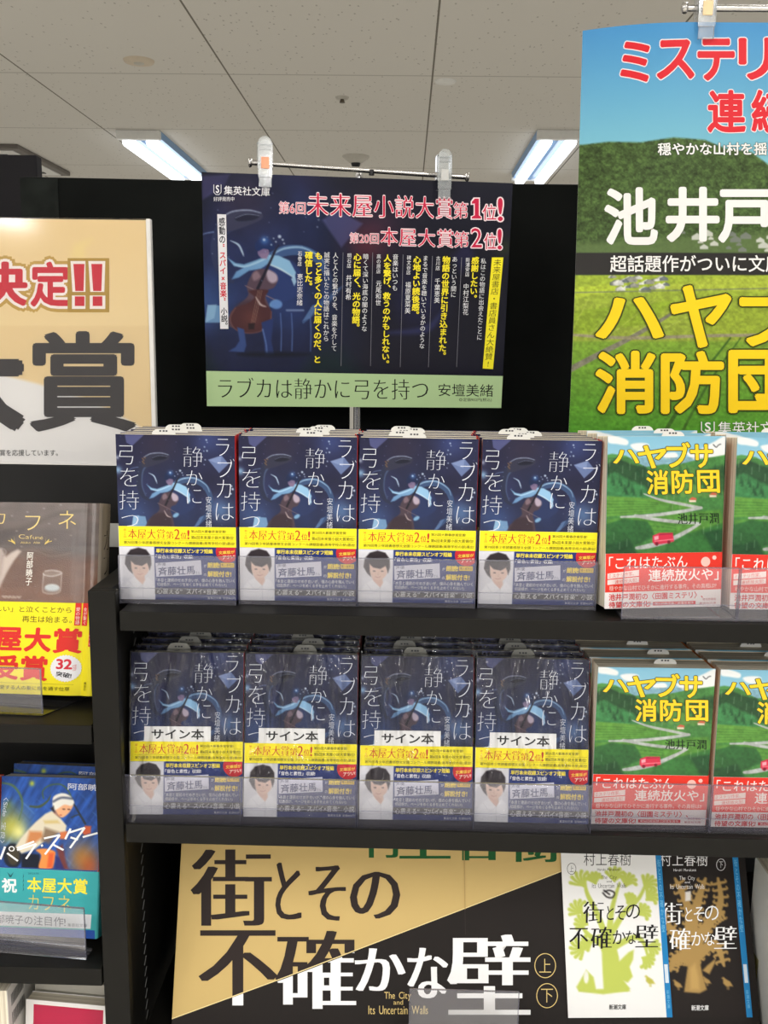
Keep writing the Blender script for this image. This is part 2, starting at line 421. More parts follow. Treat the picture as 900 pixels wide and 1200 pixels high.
# ------------------------------------------------------------------ the artwork
def sea_scene(a, figure=False):
    """an eel-like fish curling round a seated cellist under water; frame = a 5.8x look at the jacket"""
    n = fbm(a.U*.05, a.Vv*.05, 3)
    a.poly([(150, 300), (380, 150), (560, 300), (500, 620), (160, 640)], (44, 56, 104), .55, 90)
    a.glow(650, 90, 150, (62, 82, 150), .6); a.glow(120, 570, 170, (58, 88, 146), .7); a.glow(500, 590, 160, (40, 62, 118), .6)
    a.glow(300, 110, 170, (62, 50, 72), .6); a.glow(740, 540, 110, (92, 132, 186), .75)
    a.img = a.img*(0.86+.3*n[..., None])
    a.poly([(70, 48), (205, 46), (122, 122), (82, 100)], (92, 98, 156), .8)
    a.poly([(648, 208), (740, 178), (790, 232), (725, 295)], (112, 134, 186), .85); a.poly([(648, 208), (740, 178), (735, 240)], (140, 160, 205), .5)
    a.poly([(140, 583), (222, 586), (236, 640), (205, 660), (130, 660)], (112, 154, 196), .9); a.poly([(140, 583), (180, 580), (170, 640), (130, 660)], (150, 190, 220), .6)
    # far body and tail of the fish
    a.stroke([(420, 372), (480, 345), (560, 345), (630, 385), (668, 460), (660, 540), (620, 600), (560, 660)], [40, 44, 44, 40, 34, 26, 20, 8], (58, 86, 134))
    a.stroke([(425, 360), (480, 334), (560, 332), (636, 375), (660, 420)], [5, 9, 8, 5, 2], (150, 186, 218), .9, 1)
    a.stroke([(640, 470), (648, 540), (610, 600)], [10, 8, 4], (36, 56, 104), .9, 2)
    a.poly([(628, 575), (600, 585), (555, 655), (590, 640)], (86, 118, 168), .9)
    # near body loop
    a.stroke([(300, 205), (220, 235), (182, 300), (178, 380), (205, 450), (250, 480)], [62, 66, 50, 40, 32, 14], (44, 52, 86))
    a.stroke([(238, 236), (200, 290), (196, 380), (222, 450)], [10, 8, 6, 3], (88, 110, 156), .8, 2)
    a.stroke([(165, 262), (120, 272), (92, 300)], [6, 5, 2], (96, 116, 160), .9)
    # head
    a.poly([(190, 236), (205, 196), (250, 172), (320, 166), (372, 176), (383, 194), (368, 212), (310, 236), (250, 256), (200, 262)], (54, 56, 82), 1, 0, True)
    a.poly([(262, 196), (310, 180), (366, 188), (350, 206), (300, 214), (268, 212)], (26, 28, 50), .9, 1, True)
    a.stroke([(205, 196), (250, 172), (320, 166), (374, 178)], [3, 5, 5, 3], (158, 170, 196), .95, .6)
    a.stroke([(262, 200), (310, 184), (366, 190)], [2, 3, 2], (128, 136, 164), .9)
    for i, (x, y) in enumerate([(196, 205), (204, 216), (198, 226), (212, 200), (206, 236)]): a.ell(x, y, 6, 3, (168, 116, 62), .8, 1, .6)
    a.stroke([(240, 300), (275, 318), (292, 350), (298, 368)], [2, 9, 8, 2], (168, 190, 214), .95)
    # the player
    a.poly([(360, 420), (330, 480), (345, 560), (440, 580), (560, 520), (540, 420), (470, 380)], (40, 58, 112), .9, 4, True)
    a.poly([(226, 374), (262, 398), (300, 404), (352, 386), (405, 366), (420, 392), (372, 424), (322, 432), (276, 462), (246, 470), (266, 436), (296, 420), (256, 412)], (122, 168, 206), 1, .8, False, (96, 140, 190))
    a.stroke([(256, 404), (300, 414), (352, 398), (400, 376)], [3, 6, 6, 4], (176, 210, 232), .9, 1)
    a.poly([(405, 362), (452, 366), (500, 388), (528, 440), (522, 462), (470, 430), (412, 402)], (136, 182, 218), 1, .8)
    a.stroke([(412, 404), (462, 426), (520, 462)], [6, 8, 5], (192, 220, 238), .95, .8)
    a.poly([(520, 440), (530, 480), (520, 500), (508, 470)], (160, 196, 224), .9)
    a.ell(385, 352, 25, 24, (116, 100, 138)); a.poly([(368, 358), (410, 352), (400, 380), (376, 378)], (132, 112, 146), .9, 1)
    a.poly([(348, 330), (358, 300), (392, 290), (424, 306), (432, 336), (404, 338), (384, 336), (362, 346)], (26, 44, 92), 1, 0, True)
    a.glow(390, 298, 22, (66, 110, 178), .9)
    # the instrument
    a.poly([(332, 452), (352, 430), (392, 424), (432, 440), (448, 470), (432, 505), (400, 520), (395, 548), (412, 600), (410, 680), (240, 680), (238, 620), (280, 580), (318, 540), (312, 500)], (84, 66, 80), 1, 1, True)
    a.poly([(400, 428), (440, 446), (446, 474), (424, 486), (404, 470)], (182, 168, 186), .9, 3, True); a.poly([(336, 450), (356, 434), (372, 460), (344, 476)], (136, 112, 124), .9, 3, True)
    a.poly([(264, 590), (330, 560), (392, 590), (392, 680), (250, 680)], (64, 46, 58), .9, 6, True)
    a.stroke([(352, 548), (372, 580), (396, 590)], [3, 9, 3], (196, 180, 178), .9, 1)
    a.stroke([(436, 346), (402, 420), (360, 510)], [9, 12, 14], (32, 28, 44), 1); a.stroke([(452, 320), (430, 356)], [5, 8], (30, 30, 50), 1)
    a.stroke([(306, 498), (440, 562)], 3.4, (132, 108, 112), 1)
    a.ell(432, 576, 22, 13, (120, 168, 206), .95, 2, -.5)
    for (x, y, r) in [(634, 76, 5), (640, 92, 3), (622, 122, 4), (640, 148, 5), (618, 150, 3), (628, 208, 4), (622, 240, 3), (456, 282, 7), (470, 296, 4), (440, 305, 3), (388, 296, 5), (420, 318, 3), (476, 312, 3), (430, 290, 2.5), (812, 380, 5), (820, 400, 7), (808, 430, 6)]:
        a.ell(x, y, r, r, (190, 206, 226), .9, .8)
    for i in range(40):
        x = 40+((i*193) % 780); y = 60+((i*311) % 590); a.ell(x, y, 1.8, 1.8, (150, 170, 205), .55, .5)
    a.glow(28, 282, 34, (130, 170, 206), .9); a.glow(20, 200, 20, (200, 210, 226), .6)
    if figure:
        body = [(322, 520), (345, 548), (318, 574), (262, 596), (240, 640), (258, 686), (310, 706), (372, 698), (412, 660), (420, 612), (396, 576), (392, 548), (404, 516)]
        a.poly(body, (72, 40, 44), 1, 1.5, True); a.stroke(body[3:10], 4, (124, 84, 80), .7, 1); a.glow(330, 640, 46, (98, 54, 52), .7)
        for x in (346, 354, 362): a.stroke([(x+16, 520), (x-14, 660)], 1.6, (168, 140, 120), .7)
        a.poly([(318, 664), (348, 662), (344, 690), (320, 690)], (34, 24, 30), .9, 1)
        a.stroke([(352, 548), (372, 580), (396, 590)], [3, 9, 3], (196, 180, 178), .9, 1)
        a.poly([(270, 680), (300, 690), (310, 760), (300, 790), (232, 786), (262, 768), (280, 740)], (52, 74, 130), 1, 1)
        a.poly([(376, 660), (430, 640), (420, 740), (432, 800), (392, 806), (388, 740)], (36, 52, 104), 1, 1); a.stroke([(382, 690), (396, 750), (400, 790)], 5, (98, 128, 188), .9, 1)
        for x in (460, 508, 590): a.stroke([(x, 620), (x+4, 700), (x+2, 785)], 5, (78, 104, 160), .9)
        a.stroke([(488, 606), (560, 606)], 8, (120, 140, 180), .9, 1); a.ell(430, 800, 160, 10, (6, 12, 22), .7, 6)
        a.ell(442, 580, 26, 20, (96, 136, 196), 1, 2)

def art_jacket():
    a = Art(105, 84, [(5, 45), (830, 45), (846, 655), (40, 655)], 1.7, (38, 40, 80))
    sea_scene(a)
    g_ = a.img.mean(-1, keepdims=True); a.img = np.clip((a.img*.92+g_*.08)*(.72+.2*np.clip(g_/110, 0, 1.6)), 0, 255)
    wh = (226, 230, 240)
    for ch, q in (('ラ', (702, 68, 792, 180)), ('ブ', (714, 200, 830, 322)), ('カ', (712, 338, 808, 456)), ('は', (706, 492, 830, 606)),
                  ('静', (474, 122, 612, 254)), ('か', (500, 280, 610, 376)), ('に', (506, 396, 606, 500)),
                  ('弓', (34, 120, 132, 244)), ('を', (44, 270, 168, 388)), ('持', (42, 418, 176, 542)), ('つ', (60, 580, 176, 654))):
        a.text(ch, q, wh, thin=.024, sx=.004)
    a.vtext('さよなら', 648, 70, 640, 120, 8, (200, 208, 226)) if False else None
    a.vtext('安壇美緒', 655, 448, 660, 654, 44, (222, 226, 238), thin=.01)
    return a
def art_band():
    a = Art(105, 68.5, [(36, 45), (860, 45), (863, 555), (55, 555)], 1.7, (38, 56, 124))
    a.rect(0, 30, 900, 186, (250, 236, 40))
    a.poly([(0, 186), (287, 186), (294, 560), (0, 560)], (226, 226, 234))
    # portrait of a dark-haired person in a white shirt
    a.poly([(62, 560), (70, 470), (110, 420), (150, 398), (205, 440), (240, 400), (275, 430), (292, 470), (292, 560)], (240, 240, 246), 1, 1)
    a.poly([(140, 380), (215, 370), (222, 420), (205, 452), (160, 410)], (222, 186, 172), 1, 2)
    a.poly([(110, 280), (180, 262), (250, 290), (248, 350), (226, 385), (190, 400), (160, 390), (124, 350)], (230, 198, 184), 1, 1, True)
    a.poly([(82, 310), (88, 250), (120, 210), (175, 194), (230, 208), (262, 250), (266, 310), (254, 352), (246, 322), (236, 300), (200, 322), (150, 312), (122, 286), (126, 340), (136, 378), (108, 352)], (50, 42, 48), 1, 1.5)
    for (x, y) in ((158, 338), (214, 338)): a.ell(x, y, 9, 3.4, (58, 44, 48), .9, 1)
    a.stroke([(168, 378), (186, 382), (204, 376)], 3, (176, 112, 108), .9, .6); a.stroke([(188, 345), (184, 362), (190, 364)], 2, (200, 160, 146), .8, .6)
    a.stroke([(110, 430), (160, 480), (205, 452)], 3, (206, 206, 216), .8, 1); a.stroke([(205, 452), (210, 560)], 3, (206, 206, 216), .8, 1)
    red = (196, 44, 36); dk = (84, 80, 30)
    a.vtext('第20回', 80, 62, 82, 128, 22, (214, 120, 30))
    a.text('本屋大賞', (104, 64, 362, 132), red, sx=.022, thin=.016); a.text('第', (370, 78, 424, 130), red, sx=.02, thin=.016); a.text('2', (428, 62, 466, 132), red, thin=.01, sx=.014); a.text('位', (472, 84, 515, 130), red, thin=.006, sx=.01); a.text('!', (519, 66, 534, 132), red, bold=.02)
    a.text('第25回大藪春彦賞受賞!', (546, 66, 790, 86), dk); a.text('第6回未来屋小説大賞第1位!', (546, 106, 846, 130), dk)
    a.text('第70回青少年読書感想文全国コンクール課題図書(高等学校の部)選出!', (74, 148, 850, 172), dk)
    a.rect(546, 96, 850, 98, (180, 170, 30)); a.rect(70, 138, 850, 140, (190, 180, 30))
    c = [(800+82*math.cos(t), 214+78*math.sin(t)) for t in np.linspace(0, 2*math.pi, 33)[:-1]]
    a.ink([(min(x, 858), max(y, 187)) for x, y in c], (206, 42, 52))
    a.text('文庫版が', [(738, 212), (850, 204), (850, 228), (738, 236)], (250, 222, 80), bold=.02); a.text('アツい!', [(765, 244), (852, 234), (852, 258), (765, 270)], (255, 244, 230), bold=.02)
    a.text('単行本未収録スピンオフ短編', (300, 198, 696, 230), (252, 232, 90), bold=.03); a.text('「音色と素性」収録!', (298, 240, 560, 268), (236, 236, 244), bold=.02)
    a.ink([(296, 300), (614, 276), (620, 378), (302, 396)], (214, 214, 230))
    a.text('声優', [(308, 300), (368, 296), (369, 318), (309, 322)], (60, 66, 110)); a.text('斉藤壮馬', [(314, 330), (570, 314), (572, 374), (317, 390)], (40, 50, 110), bold=.012)
    a.text('さん', [(575, 356), (608, 354), (609, 372), (576, 374)], (60, 66, 110))
    a.text('が', (634, 304, 654, 324), (236, 236, 244)); a.text('朗読!', (660, 290, 746, 330), (252, 224, 74), bold=.03); a.rect(752, 293, 846, 325, (240, 204, 60)); a.text('購入者限定', (757, 299, 842, 319), (60, 50, 30))
    a.text('の', (634, 368, 654, 386), (236, 236, 244)); a.text('解説付き!', (660, 350, 826, 392), (252, 224, 74), bold=.03)
    a.text('「本音と建前のせめぎ合いが、僕の心身を蝕んでいく', (300, 404, 850, 430), (226, 228, 240)); a.text('切迫感が、ページをめくる手を止めてくれない!」', (306, 434, 792, 458), (226, 228, 240))
    a.rect(294, 470, 863, 516, (34, 34, 44)); a.text('心震える“スパイ×音楽”小説', (308, 474, 850, 514), (238, 238, 240), thin=.004)
    a.text('集英社文庫 定価902円', (660, 530, 852, 547), (214, 218, 234))
    return a
def emblem(a, x0, y0, x1, y1, col, bgc):
    w = x1-x0; h = y1-y0
    a.ink([(x0, y0), (x1, y0), (x1, y1-.25*h), (x1-.3*w, y1), (x0+.3*w, y1), (x0, y1-.25*h)], col)
    d = .07*w; a.ink([(x0+d, y0), (x1-d, y0), (x1-d, y1-.27*h), (x1-.32*w, y1-d), (x0+.32*w, y1-d), (x0+d, y1-.27*h)], bgc)
    a.text('S', (x0+.28*w, y0+.05*h, x1-.28*w, y1-.18*h), col, bold=.02)

def art_green():
    a = Art(107, 104, [(145, 180), (655, 180), (618, 640), (120, 635)], 1.6, (62, 150, 62))
    n1 = fbm(a.X*.03, a.Y*.05, 5); n2 = fbm(a.X*.09, a.Y*.09, 9)
    a.poly([(100, 150), (700, 150), (700, 330), (100, 330)], (118, 192, 226), 1, 0, False, (150, 206, 226))
    for c in ([(146, 176), (190, 182), (228, 196), (224, 214), (180, 210), (146, 204)], [(240, 214), (280, 206), (318, 212), (310, 236), (262, 236)], [(480, 250), (540, 232), (600, 204), (660, 186), (660, 300), (560, 290)], [(380, 250), (430, 244), (440, 262), (390, 266)]): a.poly(c, (240, 242, 240), .96, 2, True)
    a.stroke([(600, 214), (612, 224), (622, 216), (632, 212)], 3.5, (40, 44, 50))
    a.poly([(100, 260), (160, 248), (220, 256), (300, 300), (380, 290), (450, 290), (540, 270), (600, 262), (680, 250), (680, 700), (100, 700)], (78, 160, 70), 1, 1)
    a.poly([(380, 310), (460, 290), (560, 320), (640, 300), (680, 320), (680, 420), (380, 420)], (104, 172, 70), .9, 6)
    a.poly([(120, 300), (180, 262), (240, 290), (300, 300), (340, 340), (400, 370), (440, 400), (120, 420)], (44, 96, 52), 1, 3)
    a.poly([(540, 330), (600, 300), (680, 290), (680, 400), (560, 400)], (52, 108, 54), .9, 4)
    a.poly([(130, 330), (170, 320), (230, 350), (290, 372), (330, 410), (300, 440), (130, 420)], (66, 160, 84), .95, 5)
    for i in range(70):
        x = 130+((i*97) % 530); y = 300+((i*61) % 110); a.poly([(x-7, y+16), (x, y-14), (x+7, y+16)], (36, 92, 50) if i % 3 else (70, 150, 80), .75, 2)
    a.poly([(120, 410), (300, 420), (480, 440), (540, 460), (300, 480), (120, 490)], (110, 186, 62), 1, 2)
    for k in range(5): a.stroke([(130, 430+k*12), (300, 436+k*9), (440, 452+k*4)], 4, (74, 150, 52), .8, 1)
    a.poly([(300, 490), (440, 480), (620, 470), (640, 540), (520, 560), (340, 560), (130, 540), (130, 500)], (96, 174, 58), 1, 3)
    for k in range(4): a.stroke([(150, 520+k*16), (300, 510+k*18), (420, 530+k*10)], 4, (70, 146, 50), .8, 1)
    road = (206, 214, 210)
    a.stroke([(290, 404), (360, 428), (450, 446), (530, 462)], [4, 10, 12, 12], road); a.stroke([(536, 462), (440, 476), (320, 488), (190, 492)], [12, 14, 14, 8], road); a.stroke([(250, 488), (340, 504), (440, 516), (520, 522)], [12, 14, 14, 10], road)
    a.stroke([(526, 524), (470, 552), (390, 586), (300, 606), (250, 612)], [10, 16, 22, 20, 12], road)
    a.poly([(120, 520), (200, 498), (300, 510), (320, 540), (330, 570), (240, 606), (120, 640)], (50, 120, 56), .95, 3)
    a.poly([(380, 600), (480, 560), (560, 540), (640, 520), (640, 660), (360, 660)], (58, 140, 58), .95, 4)
    a.poly([(110, 600), (220, 580), (260, 640), (110, 660)], (36, 92, 48), .9, 5); a.poly([(540, 560), (640, 540), (640, 660), (590, 640)], (36, 96, 50), .9, 6)
    a.img = np.clip(a.img*(.78+.28*n1+.3*n2)[..., None]*np.where(a.Y < 262, .0, 1)[..., None]+a.img*np.where(a.Y < 262, 1, 0)[..., None], 0, 255)
    for k in range(26):
        x = 150+((k*131) % 470); y = 270+((k*89) % 330); a.stroke([(x, y), (x-2, y+26)], 2.4, (196, 226, 196), .4, 1)
    g_ = a.img.mean(-1, keepdims=True); dkk = np.where(a.Y < 262, .96, .8)[..., None]; a.img = np.clip((a.img*.82+g_*.18)*dkk, 0, 255)
    # little houses, the red engine
    for (x, y) in ((498, 430), (588, 412)): a.poly([(x-16, y), (x, y-11), (x+18, y-6), (x+18, y+2)], (196, 96, 70)); a.poly([(x-14, y+1), (x+16, y+2), (x+16, y+9), (x-14, y+9)], (226, 206, 186))
    a.poly([(322, 566), (350, 556), (408, 556), (412, 590), (380, 596), (330, 602), (320, 590)], (206, 46, 74), 1, .5); a.poly([(328, 570), (346, 566), (346, 580), (328, 584)], (240, 190, 200), .8)
    a.stroke([(352, 562), (404, 560)], 4, (150, 30, 60)); a.stroke([(330, 588), (408, 582)], 3, (240, 150, 160)); a.ell(338, 598, 7, 7, (120, 24, 44)); a.ell(390, 592, 7, 7, (120, 24, 44))
    ol = ((60, 84, 40), .03); ye = (255, 206, 40)
    for ch, q in (('ハ', (164, 232, 275, 286)), ('ヤ', (268, 216, 396, 306)), ('ブ', (392, 204, 498, 304)), ('サ', (496, 212, 596, 306)), ('消', (302, 312, 396, 408)), ('防', (410, 312, 506, 406)), ('団', (522, 314, 620, 404))):
        a.text(ch, q, ye, bold=.022, outline=ol)
    a.text('池井戸潤', (430, 482, 610, 524), (26, 40, 28), sx=.02, thin=.012); 
    return a
def art_greenband():
    a = Art(107, 49, [(120, 635), (620, 640), (612, 862), (118, 858)], 1.2, (232, 58, 44))
    a.rect(100, 792, 640, 870, (238, 232, 232)); w = (250, 240, 236)
    a.text('「これはたぶん', (134, 648, 470, 698), w, bold=.006)
    for (x, y, r) in ((548, 678, 20), (586, 662, 9)): a.ink([(x+r*math.cos(t), y+r*math.sin(t)) for t in np.linspace(0, 6.283, 25)[:-1]], (246, 200, 190))
    a.text('連続放火や」', (302, 704, 604, 754), w, bold=.014)
    a.ink([(128, 716), (262, 704), (262, 728), (128, 738)], (246, 226, 222)); a.ink([(128, 742), (262, 732), (262, 754), (128, 762)], (246, 226, 222))
    a.text('ミステリ作家、', [(132, 718), (240, 709), (240, 726), (132, 735)], (226, 80, 70)); a.text('連続放火犯', [(160, 743), (252, 736), (252, 752), (160, 759)], (226, 80, 70))
    a.text('穏やかな山村でひそかに進行する事件。その真相は!?', (136, 766, 594, 786), (250, 220, 210))
    r = (216, 48, 52)
    a.text('池井戸潤初の〈田園ミステリ〉、', (134, 798, 536, 826), r, bold=.022); a.text('待望の文庫化!', (134, 830, 312, 855), r, bold=.022)
    a.rect(322, 836, 504, 850, r); a.text('第36回柴田錬三郎賞受賞作', (330, 838, 496, 848), (250, 236, 232)); a.text('発売即重版', (534, 826, 592, 836), (190, 90, 100)); a.text('集英社文庫', (520, 842, 592, 851), (190, 90, 100))
    return a

def art_sign():
    Q = [(236.1, 201.6), (601, 214.7), (587.3, 478.1), (242.4, 475.9)]
    a = Art(340, 250, Q, 1.15, (24, 24, 42))
    a.poly([(250, 240), (330, 210), (400, 260), (400, 400), (300, 430), (250, 380)], (30, 44, 88), .85, 40)
    a.glow(430, 285, 26, (120, 44, 58), .75); a.glow(445, 268, 40, (92, 50, 78), .5); a.glow(540, 340, 60, (24, 24, 36), .9); a.glow(490, 350, 40, (36, 38, 84), .8); a.glow(345, 215, 40, (44, 44, 96), .6)
    a.poly([(230, 405), (400, 412), (420, 440), (230, 440)], (16, 44, 48), .8, 14); a.glow(590, 290, 14, (60, 70, 34), .6)
    a.poly([(377, 258), (395, 246), (425, 262), (400, 290)], (92, 92, 150), .7, 1); a.poly([(237, 206), (270, 204), (262, 222), (237, 234)], (74, 70, 122), .7, 1)
    a.poly([(245, 354), (258, 356), (262, 392), (240, 372)], (110, 128, 158), .8, 1); a.poly([(240, 372), (258, 368), (264, 388), (256, 393)], (124, 134, 150), .6, 1)
    a.stroke([(455, 390), (500, 385), (520, 362)], [3, 10, 2], (54, 58, 112), .7, 2); a.poly([(530, 300), (548, 280), (556, 300), (540, 320)], (46, 46, 98), .6, 4)
    a.poly([(342, 390), (360, 372), (392, 340), (402, 335), (380, 362), (356, 384)], (84, 116, 170), .9, 1)
    a.img = a.img*(.9+.2*fbm(a.U*.03, a.Vv*.03, 2)[..., None])
    k = 1/5.625
    keep = a.img.copy()
    a.t = lambda p: (230+((p[0]-390)*1.5+450)*k, 210+((p[1]-310)*1.5+420)*k)
    a.k *= 1.5*k
    base = a.img.copy(); a.img = np.ones_like(a.img)*np.array((24, 30, 62.)); sea_scene(a, True)
    sc = a.img
    # only the group of figures, feathered into the dark ground
    d = np.hypot((a.X-305)/72, (a.Y-332)/118); msk = np.clip(1.25-d, 0, .25)[..., None]*4
    a.img = (base*(1-msk)+np.clip(sc*1.15, 0, 255)*msk)*.82
    a.t = lambda p: p; a.k /= 1.5*k
    w = (238, 238, 242)
    def c1(x, y): return (220+x/2.308, 160+y/2.308)
    def r1(x0, y0, x1, y1): return (*c1(x0, y0), *c1(x1, y1))
    a.ink([c1(50, 634), c1(860, 648), c1(860, 760), c1(40, 760)], (182, 210, 156)); dk = (34, 38, 34)
    a.text('ラブカは静かに弓を持つ', [c1(82, 652), c1(650, 656), c1(650, 712), c1(82, 708)], dk, thin=.016, sx=.012); a.text('安壇美緒', [c1(678, 668), c1(826, 670), c1(826, 704), c1(678, 702)], dk); a.text('◎定価902円(税込)', r1(734, 707, 822, 718), dk)
    emblem(a, *r1(70, 130, 91, 158), w, (40, 40, 70)); a.text('集英社文庫', [c1(98, 133), c1(222, 138), c1(222, 162), c1(98, 157)], w, bold=.006); a.text('好評発売中', r1(70, 163, 126, 175), w)
    rd = (206, 34, 72); ol = ((250, 226, 232), .07)
    a.text('第6回', [c1(247, 176), c1(318, 178), c1(318, 210), c1(247, 208)], rd, thin=.014, sx=.006, outline=((250, 226, 232), .05))
    a.text('未来屋小説大賞', [c1(323, 152), c1(716, 166), c1(716, 222), c1(323, 214)], rd, sx=.024, thin=.016, outline=((250, 226, 232), .045))
    a.text('第', r1(718, 178, 758, 221), rd, thin=.014, sx=.018, outline=((250, 226, 232), .045))
    for e, c_ in ((1.6, (250, 226, 232)), (0, rd)):
        a.ink([c1(776-e*2, 168-e*2), c1(787+e*2, 168-e*2), c1(787+e*2, 213), c1(793+e, 217-e), c1(793+e*2, 222+e*2), c1(768-e*2, 222+e*2), c1(768-e*2, 217-e), c1(776-e*2, 213), c1(776-e*2, 181+e*2), c1(768-e*2, 182+e*2), c1(768-e*2, 177-e)], c_)
    a.text('位', r1(797, 184, 834, 226), rd, outline=ol); a.text('!', r1(838, 166, 852, 229), rd, bold=.015, outline=((250, 226, 232), .04))
    a.text('第20回', [c1(438, 260), c1(516, 262), c1(516, 290), c1(438, 288)], rd, thin=.014, sx=.006, outline=((250, 226, 232), .05))
    a.text('本屋大賞', [c1(521, 246), c1(718, 252), c1(718, 300), c1(521, 294)], rd, sx=.024, thin=.016, outline=((250, 226, 232), .045))
    a.text('第', r1(720, 257, 760, 299), rd, thin=.014, sx=.018, outline=((250, 226, 232), .045)); a.text('2', r1(766, 248, 795, 300), rd, outline=((250, 226, 232), .04)); a.text('位', r1(801, 262, 834, 305), rd, outline=ol); a.text('!', r1(837, 250, 849, 306), rd, bold=.015, outline=((250, 226, 232), .04))
    a.ink([c1(80, 210), c1(104, 211), c1(110, 520), c1(88, 520)], (226, 226, 230))
    def col(s, f, x0, y0, x1, y1, wd, c, **kw): p = f(x0, y0); q = f(x1, y1); a.vtext(s, *p, *q, wd/f.k, c, **kw)
    c1.k = 2.308
    col('感動の', c1, 92, 219, 94, 290, 18, (30, 30, 40), bold=.02); col('“スパイ×音楽”', c1, 94, 290, 97, 456, 18, (206, 40, 56), bold=.025); col('小説。', c1, 98, 462, 100, 522, 18, (30, 30, 40), bold=.02)
    a.ink([c1(822, 327), c1(853, 327), c1(825, 629), c1(797, 627)], (250, 236, 44)); col('未来屋書店・書店員さん大絶賛!', c1, 838, 331, 811, 624, 22, (70, 66, 20))
    def c4(x, y): return (450+x/6, 280+y/6)
    c4.k = 6.0
    def c3(x, y): return (340+x/6.923, 280+y/6.923)
    c3.k = 6.923
    ye = (250, 232, 50)
    for s_, f, q, c, b in (('私はこの物語に出会えたことに', c4, (699, 135, 668, 712, 40), w, 0), ('感謝したい。', c4, (641, 125, 624, 446, 54), ye, .03), ('新浦安店', c4, (588, 130, 583, 266, 32), w, 0), ('中村江梨花', c4, (576, 312, 571, 536, 42), w, 0),
            ('あっという間に', c4, (497, 122, 485, 412, 40), w, 0), ('物語の世界に引き込まれた。', c4, (438, 120, 406, 850, 56), ye, .03), ('古川店', c4, (380, 120, 376, 222, 32), w, 0), ('千葉恵美', c4, (375, 275, 370, 452, 42), w, 0),
            ('まるで音楽を聴いているかのような', c4, (291, 115, 264, 772, 40), w, 0), ('心地よい読後感。', c4, (232, 118, 218, 562, 56), ye, .03), ('碑文谷店', c4, (175, 115, 170, 252, 32), w, 0), ('福原夏菜美', c4, (169, 300, 164, 526, 42), w, 0),
            ('音楽はいつも', c4, (80, 105, 74, 366, 42), w, 0), ('人を繋げ、救うのかもしれない。', c4, (24, 108, 8, 906, 56), ye, .03),
            ('高の原店', c3, (718, 122, 715, 282, 36), w, 0), ('元尾和世', c3, (718, 335, 712, 542, 48), w, 0), ('暗くて深い海底の闇のような', c3, (613, 118, 600, 752, 48), w, 0), ('心に届く、光の物語。', c3, (546, 115, 530, 750, 66), ye, .03),
            ('明石店', c3, (480, 115, 476, 237, 36), w, 0), ('井村有希', c3, (476, 290, 470, 497, 50), w, 0), ('人と人との繋がりを、音楽を介して', c3, (368, 108, 355, 912, 48), w, 0), ('誠実に描いたこの物語はこれから', c3, (298, 105, 290, 832, 48), w, 0),
            ('もっと多くの人に届くのだ、と', c3, (232, 105, 218, 1008, 66), ye, .03), ('確信した。', c3, (152, 100, 147, 416, 66), ye, .03), ('石巻店', c3, (80, 98, 76, 222, 36), w, 0), ('恵比志奈緒', c3, (80, 280, 76, 542, 50), w, 0)):
        col(s_, f, *q, c, bold=b)
    for f, q in ((c4, (543, 130, 508, 900)), (c4, (338, 120, 310, 900)), (c4, (132, 110, 112, 900)), (c3, (668, 110, 650, 1030)), (c3, (428, 110, 412, 1030))):
        p0 = f(q[0], q[1]); p1 = f(q[2], q[3]); a.ink([(p0[0]-.25, p0[1]), (p0[0]+.25, p0[1]), (p1[0]+.25, p1[1]), (p1[0]-.25, p1[1])], (130, 130, 140))
    return a

